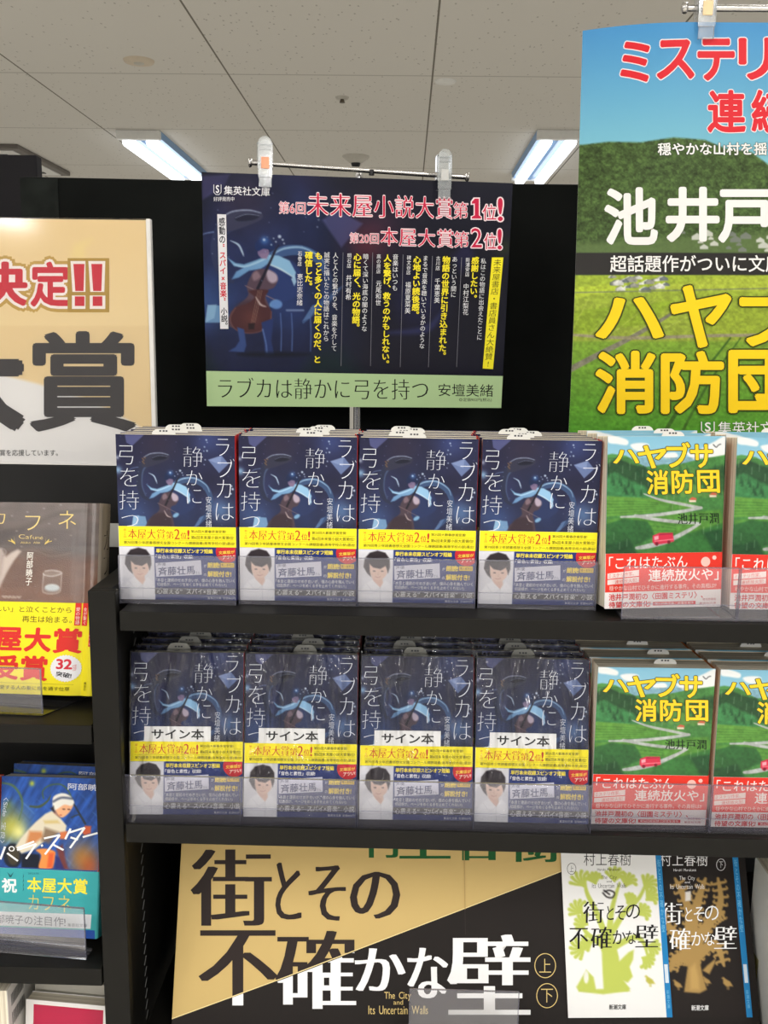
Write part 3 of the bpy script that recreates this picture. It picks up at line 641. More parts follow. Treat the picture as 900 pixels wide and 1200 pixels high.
def art_poster():
    Q = [(688.9, 25), (1097.5, 27.8), (1043.9, 528.5), (665.3, 522.4)]
    a = Art(340, 420, Q, 1.25, (90, 150, 60)); X, Y = a.X, a.Y
    a.poly([(600, 0), (1200, 0), (1200, 200), (600, 200)], (66, 140, 204), 1, 0, False, (132, 196, 208))
    a.poly([(600, 165), (687, 166), (715, 164), (752, 166), (790, 161), (826, 164), (850, 174), (880, 178), (910, 200), (1000, 190), (1120, 180), (1120, 300), (600, 300)], (66, 88, 48), 1, .6)
    n = .55*fbm(X*.2, Y*.25, 7, 5)+.45*fbm(X*.55, Y*.6, 8, 3); n2 = fbm(X*.03, Y*.03, 12)
    hill = ((Y > 160) & (Y < 296) & (a.img[..., 2] < 140))[..., None]
    a.img = np.where(hill, a.img*(.05+1.55*n+.3*n2)[..., None]+np.array((8, 10, 2)), a.img)
    a.poly([(640, 286), (760, 280), (900, 272), (1100, 270), (1100, 300), (640, 300)], (96, 118, 70), .8, 4)
    for i in range(46):
        x = 800+((i*37) % 300); y = 272+((i*13) % 22); s = 2+(i % 3); a.poly([(x-s*1.6, y), (x, y-s), (x+s*1.6, y), (x+s*1.6, y+s), (x-s*1.6, y+s)], (206, 208, 202) if i % 2 else (120, 126, 120), .9)
    a.poly([(600, 322), (1100, 322), (1100, 402), (600, 402)], (156, 178, 56), 1, .3, False, (142, 160, 60)); a.poly([(600, 400), (1100, 400), (1100, 560), (600, 560)], (126, 160, 52), 1, .3, False, (58, 140, 40))
    for (p, c) in (([(665, 338), (720, 332), (724, 342), (665, 350)], (176, 196, 60)), ([(760, 338), (860, 322), (1000, 330), (900, 342)], (170, 186, 64)), ([(665, 365), (790, 352), (760, 380), (665, 392)], (136, 162, 44)), ([(800, 365), (1000, 350), (1000, 395), (820, 398)], (146, 166, 52))): a.poly(p, c, .9, .6)
    for i in range(40):
        x = 716+((i*29) % 66); y = 324+((i*17) % 16); s = 1.6+(i % 4)*.6; a.poly([(x-s*1.8, y), (x, y-s), (x+s*1.8, y), (x+s*1.8, y+s), (x-s*1.8, y+s)], ((214, 216, 212), (96, 104, 108), (150, 150, 140))[i % 3], .9)
    rd = (126, 124, 104)
    a.stroke([(660, 437), (700, 416), (735, 398), (780, 372), (812, 350)], [8, 7, 6, 4, 2], rd); a.stroke([(665, 392), (740, 396), (860, 393), (1100, 392)], [3, 4, 4, 4], (150, 144, 112)); a.stroke([(665, 343), (760, 341), (900, 338)], 1.5, (120, 130, 90))
    for k in range(5): a.stroke([(668+k*24, 392), (690+k*40, 350)], 1, (176, 190, 90), .6)
    a.stroke([(856, 396), (815, 450), (770, 520)], [2, 4, 6], (60, 96, 34), .9); a.stroke([(868, 396), (830, 450), (792, 520)], [1.5, 3, 4], (66, 104, 36), .9); a.stroke([(945, 396), (930, 450), (925, 520)], 3, (66, 104, 36), .8)
    g = (Y > 322)[..., None]; a.img = np.where(g, a.img*(.8+.42*fbm(X*.3, Y*.35, 21))[..., None], a.img)
    a.poly([(640, 295.5), (1130, 297.5), (1130, 323), (640, 322)], (44, 42, 40))
    w = (242, 240, 238); red = (222, 44, 54)
    ol = ((240, 232, 236), .022)
    for ch, q in (('ミ', (729, 45, 763, 95)), ('ス', (770, 46, 814, 93)), ('テ', (817, 45, 861, 95)), ('リ', (865, 44, 905, 94)), ('連', (828.5, 105.5, 874, 156)), ('続', (880, 105, 926, 156))): a.text(ch, q, red, bold=.03, outline=ol)
    a.text('穏やかな山村を揺るがす', (771, 167, 946, 182), w, bold=.02, outline=((60, 80, 60), .03))
    for ch, q in (('池', (709, 219, 771, 287)), ('井', (780, 219, 843, 284)), ('戸', (841, 222, 905, 285)), ('潤', (910, 222, 972, 286))): a.text(ch, q, w, bold=.03)
    a.text('超話題作がついに文庫', (715, 299, 916, 319), w, bold=.012)
    ye = (255, 214, 30); oy = ((64, 74, 22), .022)
    for ch, q in (('ハ', (697, 348, 778, 397)), ('ヤ', (785, 334, 857, 408)), ('ブ', (866, 336, 940, 406)), ('サ', (946, 336, 1016, 406)), ('消', (697, 411, 768, 485)), ('防', (774, 411, 848, 485)), ('団', (853, 410, 928, 484))): a.text(ch, q, ye, bold=.03, outline=oy)
    emblem(a, 821, 494, 837, 508, w, (70, 140, 50)); a.text('集英社文庫', (841, 494, 922, 509), w)
    return a
def art_award():
    Q = [(-231.5, 253.2), (171.4, 257.7), (179.7, 545), (-206, 538.6)]
    a = Art(359.5, 254.6, Q, .7, (232, 206, 156))
    def p(x, y): return (x/3.53, 240+y/3.53)
    a.poly([p(-1000, 60), p(700, 60), p(700, 500), p(-1000, 500)], (236, 208, 154), 1, 0, False, (238, 214, 164))
    a.poly([p(290, 220), p(310, 160), p(380, 140), p(350, 180), p(356, 225)], (240, 216, 150), .9, 3)
    a.poly([p(-1000, 640), p(-200, 690), p(0, 700), p(160, 740), p(350, 800), p(480, 860), p(700, 990), p(700, 1200), p(-1000, 1200)], (234, 232, 230), 1, 1)
    a.ell(*p(400, 330), 5, 4, (226, 190, 60), .8, 3)
    red = (206, 46, 60); dk = (60, 56, 54)
    for ch, q in (('決', (-120, 232, 118, 420)), ('定', (124, 232, 292, 424))): a.text(ch, (*p(q[0], q[1]), *p(q[2], q[3])), red, bold=.03, outline=((196, 160, 80), .12)); a.text(ch, (*p(q[0]+2, q[1]+2), *p(q[2]-2, q[3]-2)), red, bold=.03, outline=((248, 240, 236), .06))
    for x in (304, 378): 
        for e, c in ((24, (180, 146, 64)), (12, (248, 240, 236)), (0, red)):
            a.ink([p(x-e, 244-e), p(x+46+e, 244-e), p(x+42+e, 356+e*.3), p(x+8-e, 356+e*.3)], c) if e != 24 else a.ink([p(x-e, 244-e), p(x+50+e, 244-e), p(x+50+e, 420+e), p(x-e, 420+e)], c)
            if e != 24: a.ink([p(x+6-e, 378-e*.3), p(x+46+e, 378-e*.3), p(x+46+e, 418+e), p(x+6-e, 418+e)], c)
    a.text('大', (*p(-320, 520), *p(106, 936)), dk, bold=.05); a.text('賞', (*p(122, 522), *p(566, 938)), dk, bold=.022)
    a.text('賞を応援しています。', (*p(0, 1012), *p(240, 1038)), (50, 48, 46))
    return a

def art_brown():
    # frame: 6.667x look at the jacket, from (0,580)
    q = [((x)*6.667, (y-580)*6.667) for x, y in [(-41, 588), (113.5, 588.5), (106, 820), (-40, 819)]]
    a = Art(130, 188, q, 1.15, (92, 80, 76)); X, Y = a.X, a.Y
    a.poly([(-400, 0), (900, 0), (900, 420), (-400, 420)], (106, 94, 90), 1, 0, False, (84, 72, 68))
    a.poly([(-400, 500), (300, 470), (460, 500), (900, 520), (900, 1000), (-400, 1000)], (98, 72, 60), 1, 40, False, (126, 88, 70))
    a.stroke([(-50, 330), (150, 280), (400, 170), (560, 130), (680, 120)], [10, 40, 36, 24, 10], (78, 66, 60), .8, 14); a.stroke([(-100, 380), (60, 330), (160, 300)], [90, 60, 20], (60, 52, 50), .7, 20)
    a.img *= (.9+.2*fbm(X*.008, Y*.02, 4))[..., None]
    a.stroke([(150, 455), (260, 460), (390, 505), (540, 480)], 5, (140, 124, 110), .5, 2)
    # kettle and tumbler
    a.poly([(-300, 520), (-120, 440), (0, 445), (40, 520), (80, 480), (130, 452), (155, 470), (100, 540), (40, 660), (0, 760), (-80, 880), (-300, 900)], (176, 160, 152), .95, 6)
    a.poly([(20, 520), (120, 460), (150, 470), (60, 600), (0, 720)], (206, 190, 180), .7, 8); a.stroke([(-60, 470), (10, 450), (36, 480), (10, 510)], 6, (150, 136, 130), .9, 2)
    a.poly([(330, 640), (470, 630), (455, 800), (400, 812), (330, 800)], (128, 108, 98), .6, 2)
    a.ell(400, 642, 72, 24, (160, 146, 138), .4, 2); a.stroke([(330, 650), (340, 662), (400, 670), (460, 652), (470, 636), (400, 622), (345, 630)], 6, (222, 216, 212), .85, 1)
    a.stroke([(332, 655), (326, 780), (345, 805), (400, 812), (450, 800), (466, 770), (472, 650)], 5, (206, 198, 194), .8, 2); a.ell(400, 760, 56, 26, (206, 214, 216), .9, 2); a.ell(400, 772, 60, 26, (176, 184, 188), .6, 3)
    go = (232, 204, 120)
    a.text('カ', (-120, 130, 22, 240), go, thin=.018); a.text('フ', (182, 170, 302, 292), go, thin=.012); a.text('ネ', (446, 124, 582, 276), go, thin=.012)
    a.text('Cafuné', [(134, 326), (326, 338), (324, 368), (134, 362)], go, thin=.012); a.text('Akiko Abe', [(148, 388), (304, 386), (304, 402), (148, 404)], go, thin=.01)
    for sx_, x in ((1, 75), (-1, 372)):
        for k in range(3): x0 = x+sx_*34; a.ink([(x0, 412), (x0-sx_*(8+k*24), 404-k*14-22*(k == 0)), (x0-sx_*(14+k*22), 340+k*22), (x0-sx_*4, 396)], (226, 196, 96))
    a.vtext('阿部暁子', 228, 470, 218, 750, 54, (238, 232, 222), bold=.01)
    for i in range(26): x = 20+((i*173) % 560); y = 40+((i*97) % 420); a.ell(x, y, 3, 3, (196, 186, 176), .6, 1)
    for i in range(16): x = 20+((i*37) % 140); a.ell(x, 838+(i % 3)*6, 9, 4, (186, 170, 156), .8, 2)
    return a
def art_brownband():
    q = [(x*6.923, (y-700)*6.923) for x, y in [(-41, 708), (103.5, 708.5), (106.5, 819), (-40, 819)]]
    a = Art(130, 90, q, 1.0, (250, 234, 40)); dk = (80, 72, 24); red = (224, 52, 44)
    a.text('「おいしい」と泣くことから', (-190, 92, 542, 142), dk); a.text('再生は始まる。', (168, 170, 548, 224), dk)
    a.text('本', (-240, 268, -30, 468), red, bold=.035); a.text('屋', (-30, 268, 176, 468), red, bold=.035); a.text('大', (190, 266, 400, 468), red, bold=.04); a.text('賞', (414, 266, 630, 474), red, bold=.03)
    a.text('受', (-40, 500, 158, 706), red, bold=.035); a.text('賞', (172, 500, 386, 710), red, bold=.03)
    n = 64; a.ink([(522+(112 if i % 2 else 118)*math.cos(i*2*math.pi/n), 598+(106 if i % 2 else 114)*math.sin(i*2*math.pi/n)) for i in range(n)], (236, 236, 240))
    a.text('32', (448, 520, 572, 606), (214, 52, 70), bold=.03); a.text('万部', [(572, 570), (600, 560), (602, 612), (576, 618)], (214, 52, 70)); a.text('突破!', [(454, 622), (572, 636), (570, 680), (452, 664)], (40, 38, 44), bold=.025)
    for x0, x1, y1, s in ((570, 606, 242, '愛の物語'), (622, 660, 244, '食が繋ぐ'), (684, 704, 414, '心温まる一冊になる')):
        a.ink([(x0, 56), (x1+6, 56), (x1+(3 if y1 < 300 else 6), y1), (x0-2, y1)], red); a.vtext(s, (x0+x1)/2+2, 92, (x0+x1)/2+2, y1-8, 30 if y1 < 300 else 26, (250, 232, 226))
    a.rect(-240, 730, 590, 732, (150, 140, 40)); a.text('『カフネ』――愛する人の髪に指を通す仕草', (-250, 752, 562, 786), dk); a.vtext('講談社', 674, 706, 672, 780, 20, dk)
    return a
def art_blue():
    q = [(20, 85), (642, 82), (668, 752), (-4, 745)]
    a = Art(105, 88, q, 1.5, (34, 70, 140)); X, Y = a.X, a.Y
    n = fbm((X+Y*.5)*.035, (Y-X*.9)*.006, 6); a.img = a.img*(.55+.9*n)[..., None]+np.array((10, 14, 24))
    for i in range(34):
        x = -60+((i*83) % 720); y = 60+((i*197) % 660); a.stroke([(x, y), (x+50, y+46), (x+95, y+96)], [2, 8, 2], ((60, 110, 190), (30, 56, 120), (96, 150, 210))[i % 3], .45, 3)
    a.glow(80, 440, 130, (206, 196, 60), .8); a.glow(130, 480, 60, (246, 240, 150), .8); a.glow(560, 660, 130, (190, 130, 50), .85); a.glow(610, 720, 80, (196, 90, 40), .7); a.glow(210, 130, 20, (190, 200, 60), .9); a.glow(60, 290, 40, (120, 140, 60), .6)
    a.stroke([(18, 132), (90, 150), (140, 220), (150, 300), (130, 390)], [8, 14, 14, 10, 4], (86, 112, 74), .9, 2)
    # racket and wheel
    a.stroke([(200, 290), (260, 290), (310, 250), (330, 210)], [10, 16, 12, 6], (70, 84, 60), .95); a.stroke([(285, 230), (280, 180), (320, 140), (390, 130), (440, 170), (470, 240)], 9, (70, 96, 76), .95)
    a.stroke([(440, 200), (490, 280), (560, 400)], [12, 12, 14], (44, 54, 72), 1); a.stroke([(470, 360), (520, 340), (560, 400)], 8, (52, 62, 70), 1)
    a.ell(90, 660, 62, 96, (30, 34, 44), .95, 4); a.ell(96, 660, 40, 72, (74, 66, 50), .9, 4); a.poly([(150, 640), (270, 640), (280, 750), (150, 750)], (22, 26, 38), .95, 4)
    # the player: white cap, white shirt, leaning forward
    a.poly([(342, 316), (300, 340), (240, 400), (190, 460), (140, 530), (108, 590), (150, 640), (240, 600), (300, 540), (380, 480), (436, 470), (440, 420), (400, 370)], (224, 214, 190), 1, 3)
    a.poly([(200, 470), (280, 470), (290, 510), (230, 560), (180, 560)], (206, 132, 80), .95, 8); a.poly([(300, 440), (390, 470), (330, 560), (280, 540)], (118, 92, 70), .8, 8); a.poly([(290, 390), (380, 384), (396, 404), (300, 410)], (206, 176, 90), .7, 6)
    a.poly([(360, 270), (470, 262), (462, 310), (430, 350), (402, 362), (372, 330)], (236, 176, 132), 1, 2, True); a.poly([(356, 300), (372, 330), (392, 352), (396, 366), (352, 330)], (210, 130, 80), .8, 4)
    a.poly([(344, 268), (350, 216), (400, 190), (450, 204), (482, 250), (462, 276), (420, 270), (380, 300), (352, 310)], (232, 230, 220), 1, 2, True); a.stroke([(350, 250), (400, 222), (470, 226)], 12, (52, 62, 92), .8, 3); a.poly([(330, 300), (352, 280), (362, 330), (346, 318)], (40, 34, 40), .9, 3)
    for x in (418, 450): a.ell(x, 302, 9, 4, (70, 30, 30), .95, 1)
    a.ell(400, 345, 7, 3, (170, 60, 50), .9, 1)
    a.poly([(400, 470), (450, 458), (440, 520), (400, 520)], (214, 120, 72), 1, 3); a.poly([(560, 416), (600, 418), (600, 470), (560, 488), (540, 460)], (206, 96, 62), 1, 3)
    a.poly([(246, 610), (300, 596), (366, 612), (374, 650), (352, 748), (268, 748), (280, 650)], (244, 150, 76), 1, 3, True); a.poly([(330, 630), (366, 625), (360, 740), (322, 748)], (226, 92, 50), .9, 6)
    a.poly([(380, 590), (420, 560), (450, 700), (470, 750), (420, 750)], (120, 56, 50), .9, 6); a.poly([(376, 650), (400, 660), (440, 750), (380, 750)], (44, 46, 110), .9, 4)
    w = (246, 246, 246)
    for seg in (((8, 690), (40, 592)), ((54, 640), (126, 698)), ((118, 600), (232, 545)), ((120, 615), (246, 562)), ((246, 562), (180, 680)), ((296, 520), (400, 490)), ((400, 490), (306, 640)), ((360, 565), (428, 602)), ((436, 520), (468, 440)), ((460, 470), (560, 430)), ((560, 430), (470, 585)), ((470, 505), (520, 520)), ((550, 500), (645, 466))):
        (x0, y0), (x1, y1) = seg; L = math.hypot(x1-x0, y1-y0); nx, ny = -(y1-y0)/L*7, (x1-x0)/L*7; a.ink([(x0+nx, y0+ny), (x1+nx, y1+ny), (x1-nx, y1-ny), (x0-nx, y0-ny)], w)
    a.inkring(84, 606, 20, 20, 7, w); a.ink([(276, 570), (288, 562), (294, 576), (282, 584)], w)
    a.text('〈Side 宝良〉', [(64, 236), (36, 566), (6, 562), (32, 232)], (206, 214, 226), thin=.008); a.text('阿部暁子', [(438, 118), (690, 122), (690, 168), (438, 164)], (216, 220, 230), bold=.01)
    return a
def art_blueband():
    q = [(-4, 745), (668, 752), (650, 1155), (-20, 1140)]
    a = Art(105, 63, q, .6, (62, 172, 176))
    a.ink([(-40, 1008), (620, 1010), (612, 1096), (-40, 1092)], (226, 230, 236)); a.ink([(-40, 1100), (640, 1104), (640, 1170), (-40, 1170)], (38, 84, 176))
    a.text('祝', (20, 806, 122, 894), (240, 246, 244), bold=.03)
    for s, x in ((-1, 4), (1, 160)):
        for k in range(4): a.ink([(x, 884-k*26), (x+s*14-8, 860-k*26), (x+s*2, 856-k*26), (x+s*8, 872-k*26)], (40, 96, 104))
    a.ink([(56, 768), (78, 790), (100, 768), (84, 800), (72, 800)], (40, 96, 104)); a.text('2025年', (196, 766, 272, 780), (40, 110, 120))
    a.text('本屋大賞', [(190, 796), (598, 796), (596, 890), (190, 886)], (252, 236, 70), bold=.02); a.text('カフネ', [(200, 900), (486, 900), (486, 1002), (200, 990)], (226, 214, 110), thin=.01)
    a.text('阿部暁子の注目作!', [(-70, 1024), (446, 1030), (446, 1088), (-70, 1076)], (84, 94, 112)); a.text('集英社文庫', (460, 1066, 590, 1086), (110, 120, 134))
    return a
def art_board():
    Q = [(216.2, 928.1), (865.5, 928.7), (890.8, 1201.6), (201, 1205.7)]
    a = Art(590, 225, Q, .22, (206, 178, 116))
    bk = (38, 34, 32); dk = (50, 42, 40); w = (244, 244, 244)
    def p(x, y): return (140+x/3, 960+y/3)
    def r(x0, y0, x1, y1): return (*p(x0, y0), *p(x1, y1))
    def s(x, y): return (400+x/3.214, 960+y/3.214)
    def rs(x0, y0, x1, y1): return (*s(x0, y0), *s(x1, y1))
    gr = (34, 92, 50)
    for ch, q in (('村', (422, 955, 472, 1007)), ('上', (468, 955, 528, 1008)), ('春', (528, 955, 594, 1010)), ('樹', (596, 955, 656, 1012))): a.text(ch, q, gr, sx=.035, thin=.012)
    for ch, q in (('街', (250, 112, 536, 380)), ('と', (548, 158, 640, 358)), ('そ', (664, 168, 796, 362)), ('不', (278, 396, 556, 660)), ('確', (548, 398, 832, 672))): a.text(ch, r(*q), dk, sx=.034, thin=.008)
    a.text('の', rs(32, 204, 222, 380), dk, sx=.03, thin=.008)
    edge = [(198, 1196), (338, 1146), (655, 1024), (880, 942), (905, 942), (905, 1215), (190, 1215)]
    a.ink(edge, bk); a.ink([(198, 1195), (338, 1145), (655, 1023.3), (880, 941.4), (880, 942.4), (655, 1024.4), (338, 1146.2), (198, 1196.3)], (240, 220, 160))
    # white lettering where the characters cross into the dark half
    def below(x): return np.interp(x, [198, 338, 655, 880], [1196, 1146, 1024, 942])
    for ch, q in (('不', r(278, 396, 556, 660)), ('確', r(548, 398, 832, 672))):
        n0 = len(a.items); a.text(ch, q, w, sx=.034, thin=.008); P, T, c, per = a.items.pop()
        Hi = np.linalg.inv(a.H); px = happly(Hi, P)
        # clip each triangle to the dark side of the diagonal
        V2 = []; T2 = []; D2 = []
        for t in T:
            poly = [px[i] for i in t]; out = []
            for i in range(3):
                A, B = poly[i], poly[(i+1) % 3]; da, db = A[1]-below(A[0])-1.2, B[1]-below(B[0])-1.2
                if da > 0: out.append(A)
                if da*db < 0: out.append(A+(B-A)*(da/(da-db)))
            for k in range(1, len(out)-1): b_ = len(V2); V2 += [out[0], out[k], out[k+1]]; D2 += [(t[0]//per)*1e-6]*3; T2.append((b_, b_+1, b_+2))
        if V2: a.items.append((happly(a.H, np.array(V2)), np.array(T2), w, np.array(D2)))
    for ch, q in (('か', (50, 492, 242, 652)), ('な', (248, 490, 402, 680)), ('壁', (398, 440, 712, 742))): a.text(ch, rs(*q), w, sx=.034, thin=.006)
    go = (226, 200, 130)
    a.text('The City', rs(162, 656, 262, 690), go); a.text('and', rs(196, 686, 232, 704), go); a.text('Its Uncertain Walls', rs(102, 708, 326, 740), go)
    for cx, cy, ch in ((767, 557, '上'), (774, 670, '下')): x, y = s(cx, cy); a.inkring(x, y, 12.6, 14.6, .9, go); a.text(ch, (x-7, y-8, x+7, y+8), go, thin=.01)
    a.ink([s(460, 100), s(463, 100), s(467, 345), s(464, 345)], (188, 160, 104)); a.ink([s(464, 345), s(466, 345), s(468, 440), s(466, 440)], (60, 54, 52))
    return a
def tree(a, col, X, bird):
    """a broad leafy tree with small birds under it"""
    k = lambda pts: [(X+x, y) for x, y in pts]
    a.poly(k([(232, 700), (226, 620), (222, 540), (200, 470), (240, 460), (268, 470), (292, 560), (300, 640), (340, 690), (330, 702)]), col, 1, 1)
    for br in ([(240, 480), (200, 380), (160, 300), (150, 240)], [(250, 480), (310, 380), (370, 320), (400, 250)], [(240, 520), (170, 470), (140, 430)], [(270, 520), (350, 480), (390, 500), (410, 560)], [(250, 470), (262, 360), (290, 260)]): a.stroke(k(br), [26, 22, 16, 8], col)
    for i, (x, y, s) in enumerate(((140, 260, 46), (190, 250, 30), (270, 240, 40), (320, 260, 36), (400, 270, 40), (410, 320, 34), (130, 370, 40), (150, 420, 36), (140, 520, 44), (170, 500, 30), (380, 380, 34), (420, 520, 36), (400, 570, 34), (330, 330, 26))):
        t0 = math.atan2(y-470, x-250)
        for j in range(6): t = t0+(j-2.5)*.5; a.stroke(k([(x-12*math.cos(t0), y-12*math.sin(t0)), (x+s*.6*math.cos(t), y+s*.6*math.sin(t)), (x+s*math.cos(t+.18), y+s*math.sin(t+.18))]), [8, 12, 15], col)
def bird(a, col, x, y, s):
    a.poly([(x-s, y-s*.9), (x-s*.7, y-s*1.15), (x-s*.3, y-s*.8), (x+s*.5, y-s*.3), (x+s, y+s*.5), (x+s*.3, y+s*.5), (x-s*.2, y+s*.5), (x-s*.7, y), (x-s*.75, y-s*.7)], col, 1, .5); a.stroke([(x, y+s*.4), (x+s*.05, y+s)], s*.12, col); a.stroke([(x+s*.2, y+s*.4), (x+s*.25, y+s)], s*.12, col)
def art_cover(dark):
    # frame: 3.462x look, from (640,960)
    q = [(455, 135), (742, 135), (820, 812), (490, 812)] if dark else [(55, 135), (430, 135), (493, 812), (88, 808)]
    if dark: q[0] = (372, 135); q[3] = (404, 810)
    bgc = (40, 35, 33) if dark else (238, 238, 236); ink = (242, 242, 242) if dark else (36, 34, 34)
    a = Art(108, 186, q, .9, bgc)
    if not dark:
        g = (190, 202, 96); tree(a, g, 0, 0)
        a.poly([(130, 700), (120, 680), (160, 610), (190, 640), (200, 690), (330, 690), (340, 700), (230, 712)], g, 1, 1); a.poly([(280, 590), (330, 540), (352, 530), (350, 570), (336, 600), (350, 640), (330, 665), (296, 650)], g, 1, 1); bird(a, (190, 186, 84), 420, 660, 22); a.ell(160, 640, 10, 26, bgc, .9, 1)
        X = 0
    else:
        g = (172, 140, 84); X = 320
        k = lambda pts: [(X+x, y) for x, y in pts]
        a.poly(k([(236, 700), (250, 600), (240, 520), (290, 520), (310, 620), (330, 690), (300, 706)]), g, 1, 1)
        for br in ([(262, 560), (220, 480), (150, 400), (120, 300)], [(270, 540), (320, 440), (380, 340), (370, 240)], [(262, 470), (250, 350), (200, 240)], [(280, 560), (360, 500), (400, 590)], [(250, 560), (200, 560), (180, 610)], [(268, 440), (290, 330), (320, 240)], [(300, 470), (350, 400), (395, 370)]):
            a.stroke(k(br), [40, 36, 26, 10], g)
            P = catmull(np.array(br, float), 4)
            for i in range(0, len(P)-1): 
                for s_ in (-1, 1): d = P[min(i+1, len(P)-1)]-P[max(i-1, 0)]; d = d/(np.linalg.norm(d)+1e-6); nn = np.array([-d[1], d[0]])*s_*26; e = P[i]+nn; a.stroke(k([tuple(P[i]), tuple(e), tuple(e+d*9)]), [12, 9, 5], g)
        a.poly(k([(260, 600), (280, 580), (296, 640), (300, 690), (262, 690)]), (206, 170, 104), .6, 4); bird(a, g, X+210, 670, 20); bird(a, g, X+330, 655, 18); bird(a, g, X+415, 665, 24); a.poly(k([(312, 610), (330, 590), (365, 560), (362, 580), (340, 625)]), g, 1, 1)
    def t(st, b, **kw): a.text(st, (b[0]+X, b[1], b[2]+X, b[3]), ink, **kw)
    dx = -6 if dark else 0
    t('村上春樹', (146+dx, 142, 334+dx, 192), thin=.004)
    t('Haruki Murakami', (200+dx, 202, 288+dx, 212)); t('The City', (216, 230, 278, 250), thin=.01); t('and', (238, 250, 258, 258)); t('Its Uncertain Walls', (180, 262, 316, 280), thin=.01)
    x, y = (98, 204) if not dark else (380, 187); a.inkring(x+X, y, 18, 23, 1.8, ink); t('下' if dark else '上', (x-8, y-12, x+8, y+12), thin=.01)
    if dark: a.poly([(X+240, 292), (X+262, 288), (X+262, 326), (X+240, 328)], (226, 222, 214))
    else: a.stroke([(224, 300), (240, 316), (262, 318), (270, 300), (250, 290), (232, 294)], 6, (40, 36, 36)); a.stroke([(228, 290), (250, 306)], 6, (40, 36, 36))
    t('街', (145, 334, 228, 420), sx=.024, thin=.014); t('と', (240, 352, 268, 408)); t('そ', (274, 350, 316, 408)); t('の', (318, 346, 374, 404))
    t('不', (90, 440, 166, 524), sx=.024, thin=.014); t('確', (176, 436, 262, 524), sx=.024, thin=.014); t('か', (264, 450, 318, 506)); t('な', (318, 452, 360, 506)); t('壁', (356, 428, 450, 520), sx=.024, thin=.014)
    t('新潮文庫', (254, 754, 324, 776) if not dark else (266, 756, 338, 780), bold=.01)
    return a

# ------------------------------------------------------------------ books
def shell(mb, w, t, z0, z1, th, cf, cs, cb, ox=0.0, spine=True, r=0.0012):
    """a jacket: front, rounded spine on the right, back; open on the left. front outer face at y = -th"""
    x0, x1 = -w/2, w/2+ox
    def path(o):
        p = [(x0, -o)]; 
        for k in range(5): q = -math.pi/2+k*math.pi/8; p.append((x1-r+(r+o)*math.cos(q), r+(r+o)*math.sin(q)))
        for k in range(5): q = k*math.pi/8; p.append((x1-r+(r+o)*math.cos(q), t-r+(r+o)*math.sin(q)))
        p.append((x0, t+o)); return p
    A = path(th); B = path(0.0); n = len(A)
    for i in range(n-1):
        c = cf if i == 0 else (cb if i == n-2 else cs)
        v = [(*A[i], z0), (*A[i+1], z0), (*A[i+1], z1), (*A[i], z1), (*B[i], z0), (*B[i+1], z0), (*B[i+1], z1), (*B[i], z1)]
        mb.add(v, [(0, 1, 2, 3), (5, 4, 7, 6), (3, 2, 6, 7), (1, 0, 4, 5)], c)
    for q in (0, n-1):
        v = [(*A[q], z0), (*B[q], z0), (*B[q], z1), (*A[q], z1)]; mb.add(v, [(0, 1, 2, 3)], cf if q == 0 else cb)
def slip(parent, x, t, h, wid=.024, up=.0075, col=(232, 232, 228), skew=0.0):
    mb = MB(); n = 18; path = [(x-wid/2, h-.02)]+[(x-wid/2*math.cos(math.pi*k/n)+skew*math.sin(math.pi*k/n), h+up*min(1, 1.25*math.sin(math.pi*k/n))) for k in range(n+1)]+[(x+wid/2, h-.02)]
    mb.prism(path, t-.00012, t+.00012, col, axis='y')
    for dx in (-.003, 0, .0025): mb.box(x+dx-.0009, x+dx+.0009, t-.00022, t-.00012, h+up*.45, h+up*.45+.0014, (70, 70, 76))
    return mb.build('order_slip', M_SLIP, parent)
def soft_book(name, label, cat, group, w, h, t, front, band, spine_c, back_c, mats=(M_PRINT, M_BAND), front_base=(40, 40, 80), band_spine=(240, 228, 50), slip_x=None, slipcol=(232, 232, 228)):
    root = thing(name, label, cat, group=group)
    mb = MB(); shell(mb, w, t, 0.0, h, .0004, front_base, spine_c, back_c)
    front.to(mb, flat(w*1000, h*1000, 0, -.00042)); mb.build('cover', mats[0], root)
    pg = MB(); pg.box(-w/2+.0006, w/2-.001, .0002, t-.0002, .0004, h-.0006, bev=.0003); pg.build('page_block', M_PAGE, root)
    if band:
        b = MB(); bh = band.h/1000; shell(b, w+.0004, t, 0.0004, bh, .0009, (240, 240, 240), band_spine, (240, 240, 240), ox=.0005)
        band.to(b, flat(w*1000, bh*1000, 0, -.00094)); b.build('paper_band', mats[1], root)
    if slip_x is not None: slip(root, slip_x, t*.55, h, up=.0042, wid=.021, col=slipcol)
    return root
A_J, A_B = art_jacket(), art_band()
BW, BH, BT = .105, .152, .0155
navy = soft_book('paperback_book', 'x', 'book', 'navy paperbacks on the upper shelf', BW, BH, BT, A_J, A_B, (196, 44, 42), (46, 48, 84), front_base=(36, 40, 82), band_spine=(60, 60, 96), slip_x=0.0)
A_G, A_GB = art_green(), art_greenband()
GT = .026
green = soft_book('paperback_book', 'x', 'book', 'green paperbacks on the upper shelf', .1065, BH, GT, A_G, A_GB, (206, 126, 62), (226, 214, 190), front_base=(120, 190, 220), band_spine=(232, 70, 56), slip_x=.012)
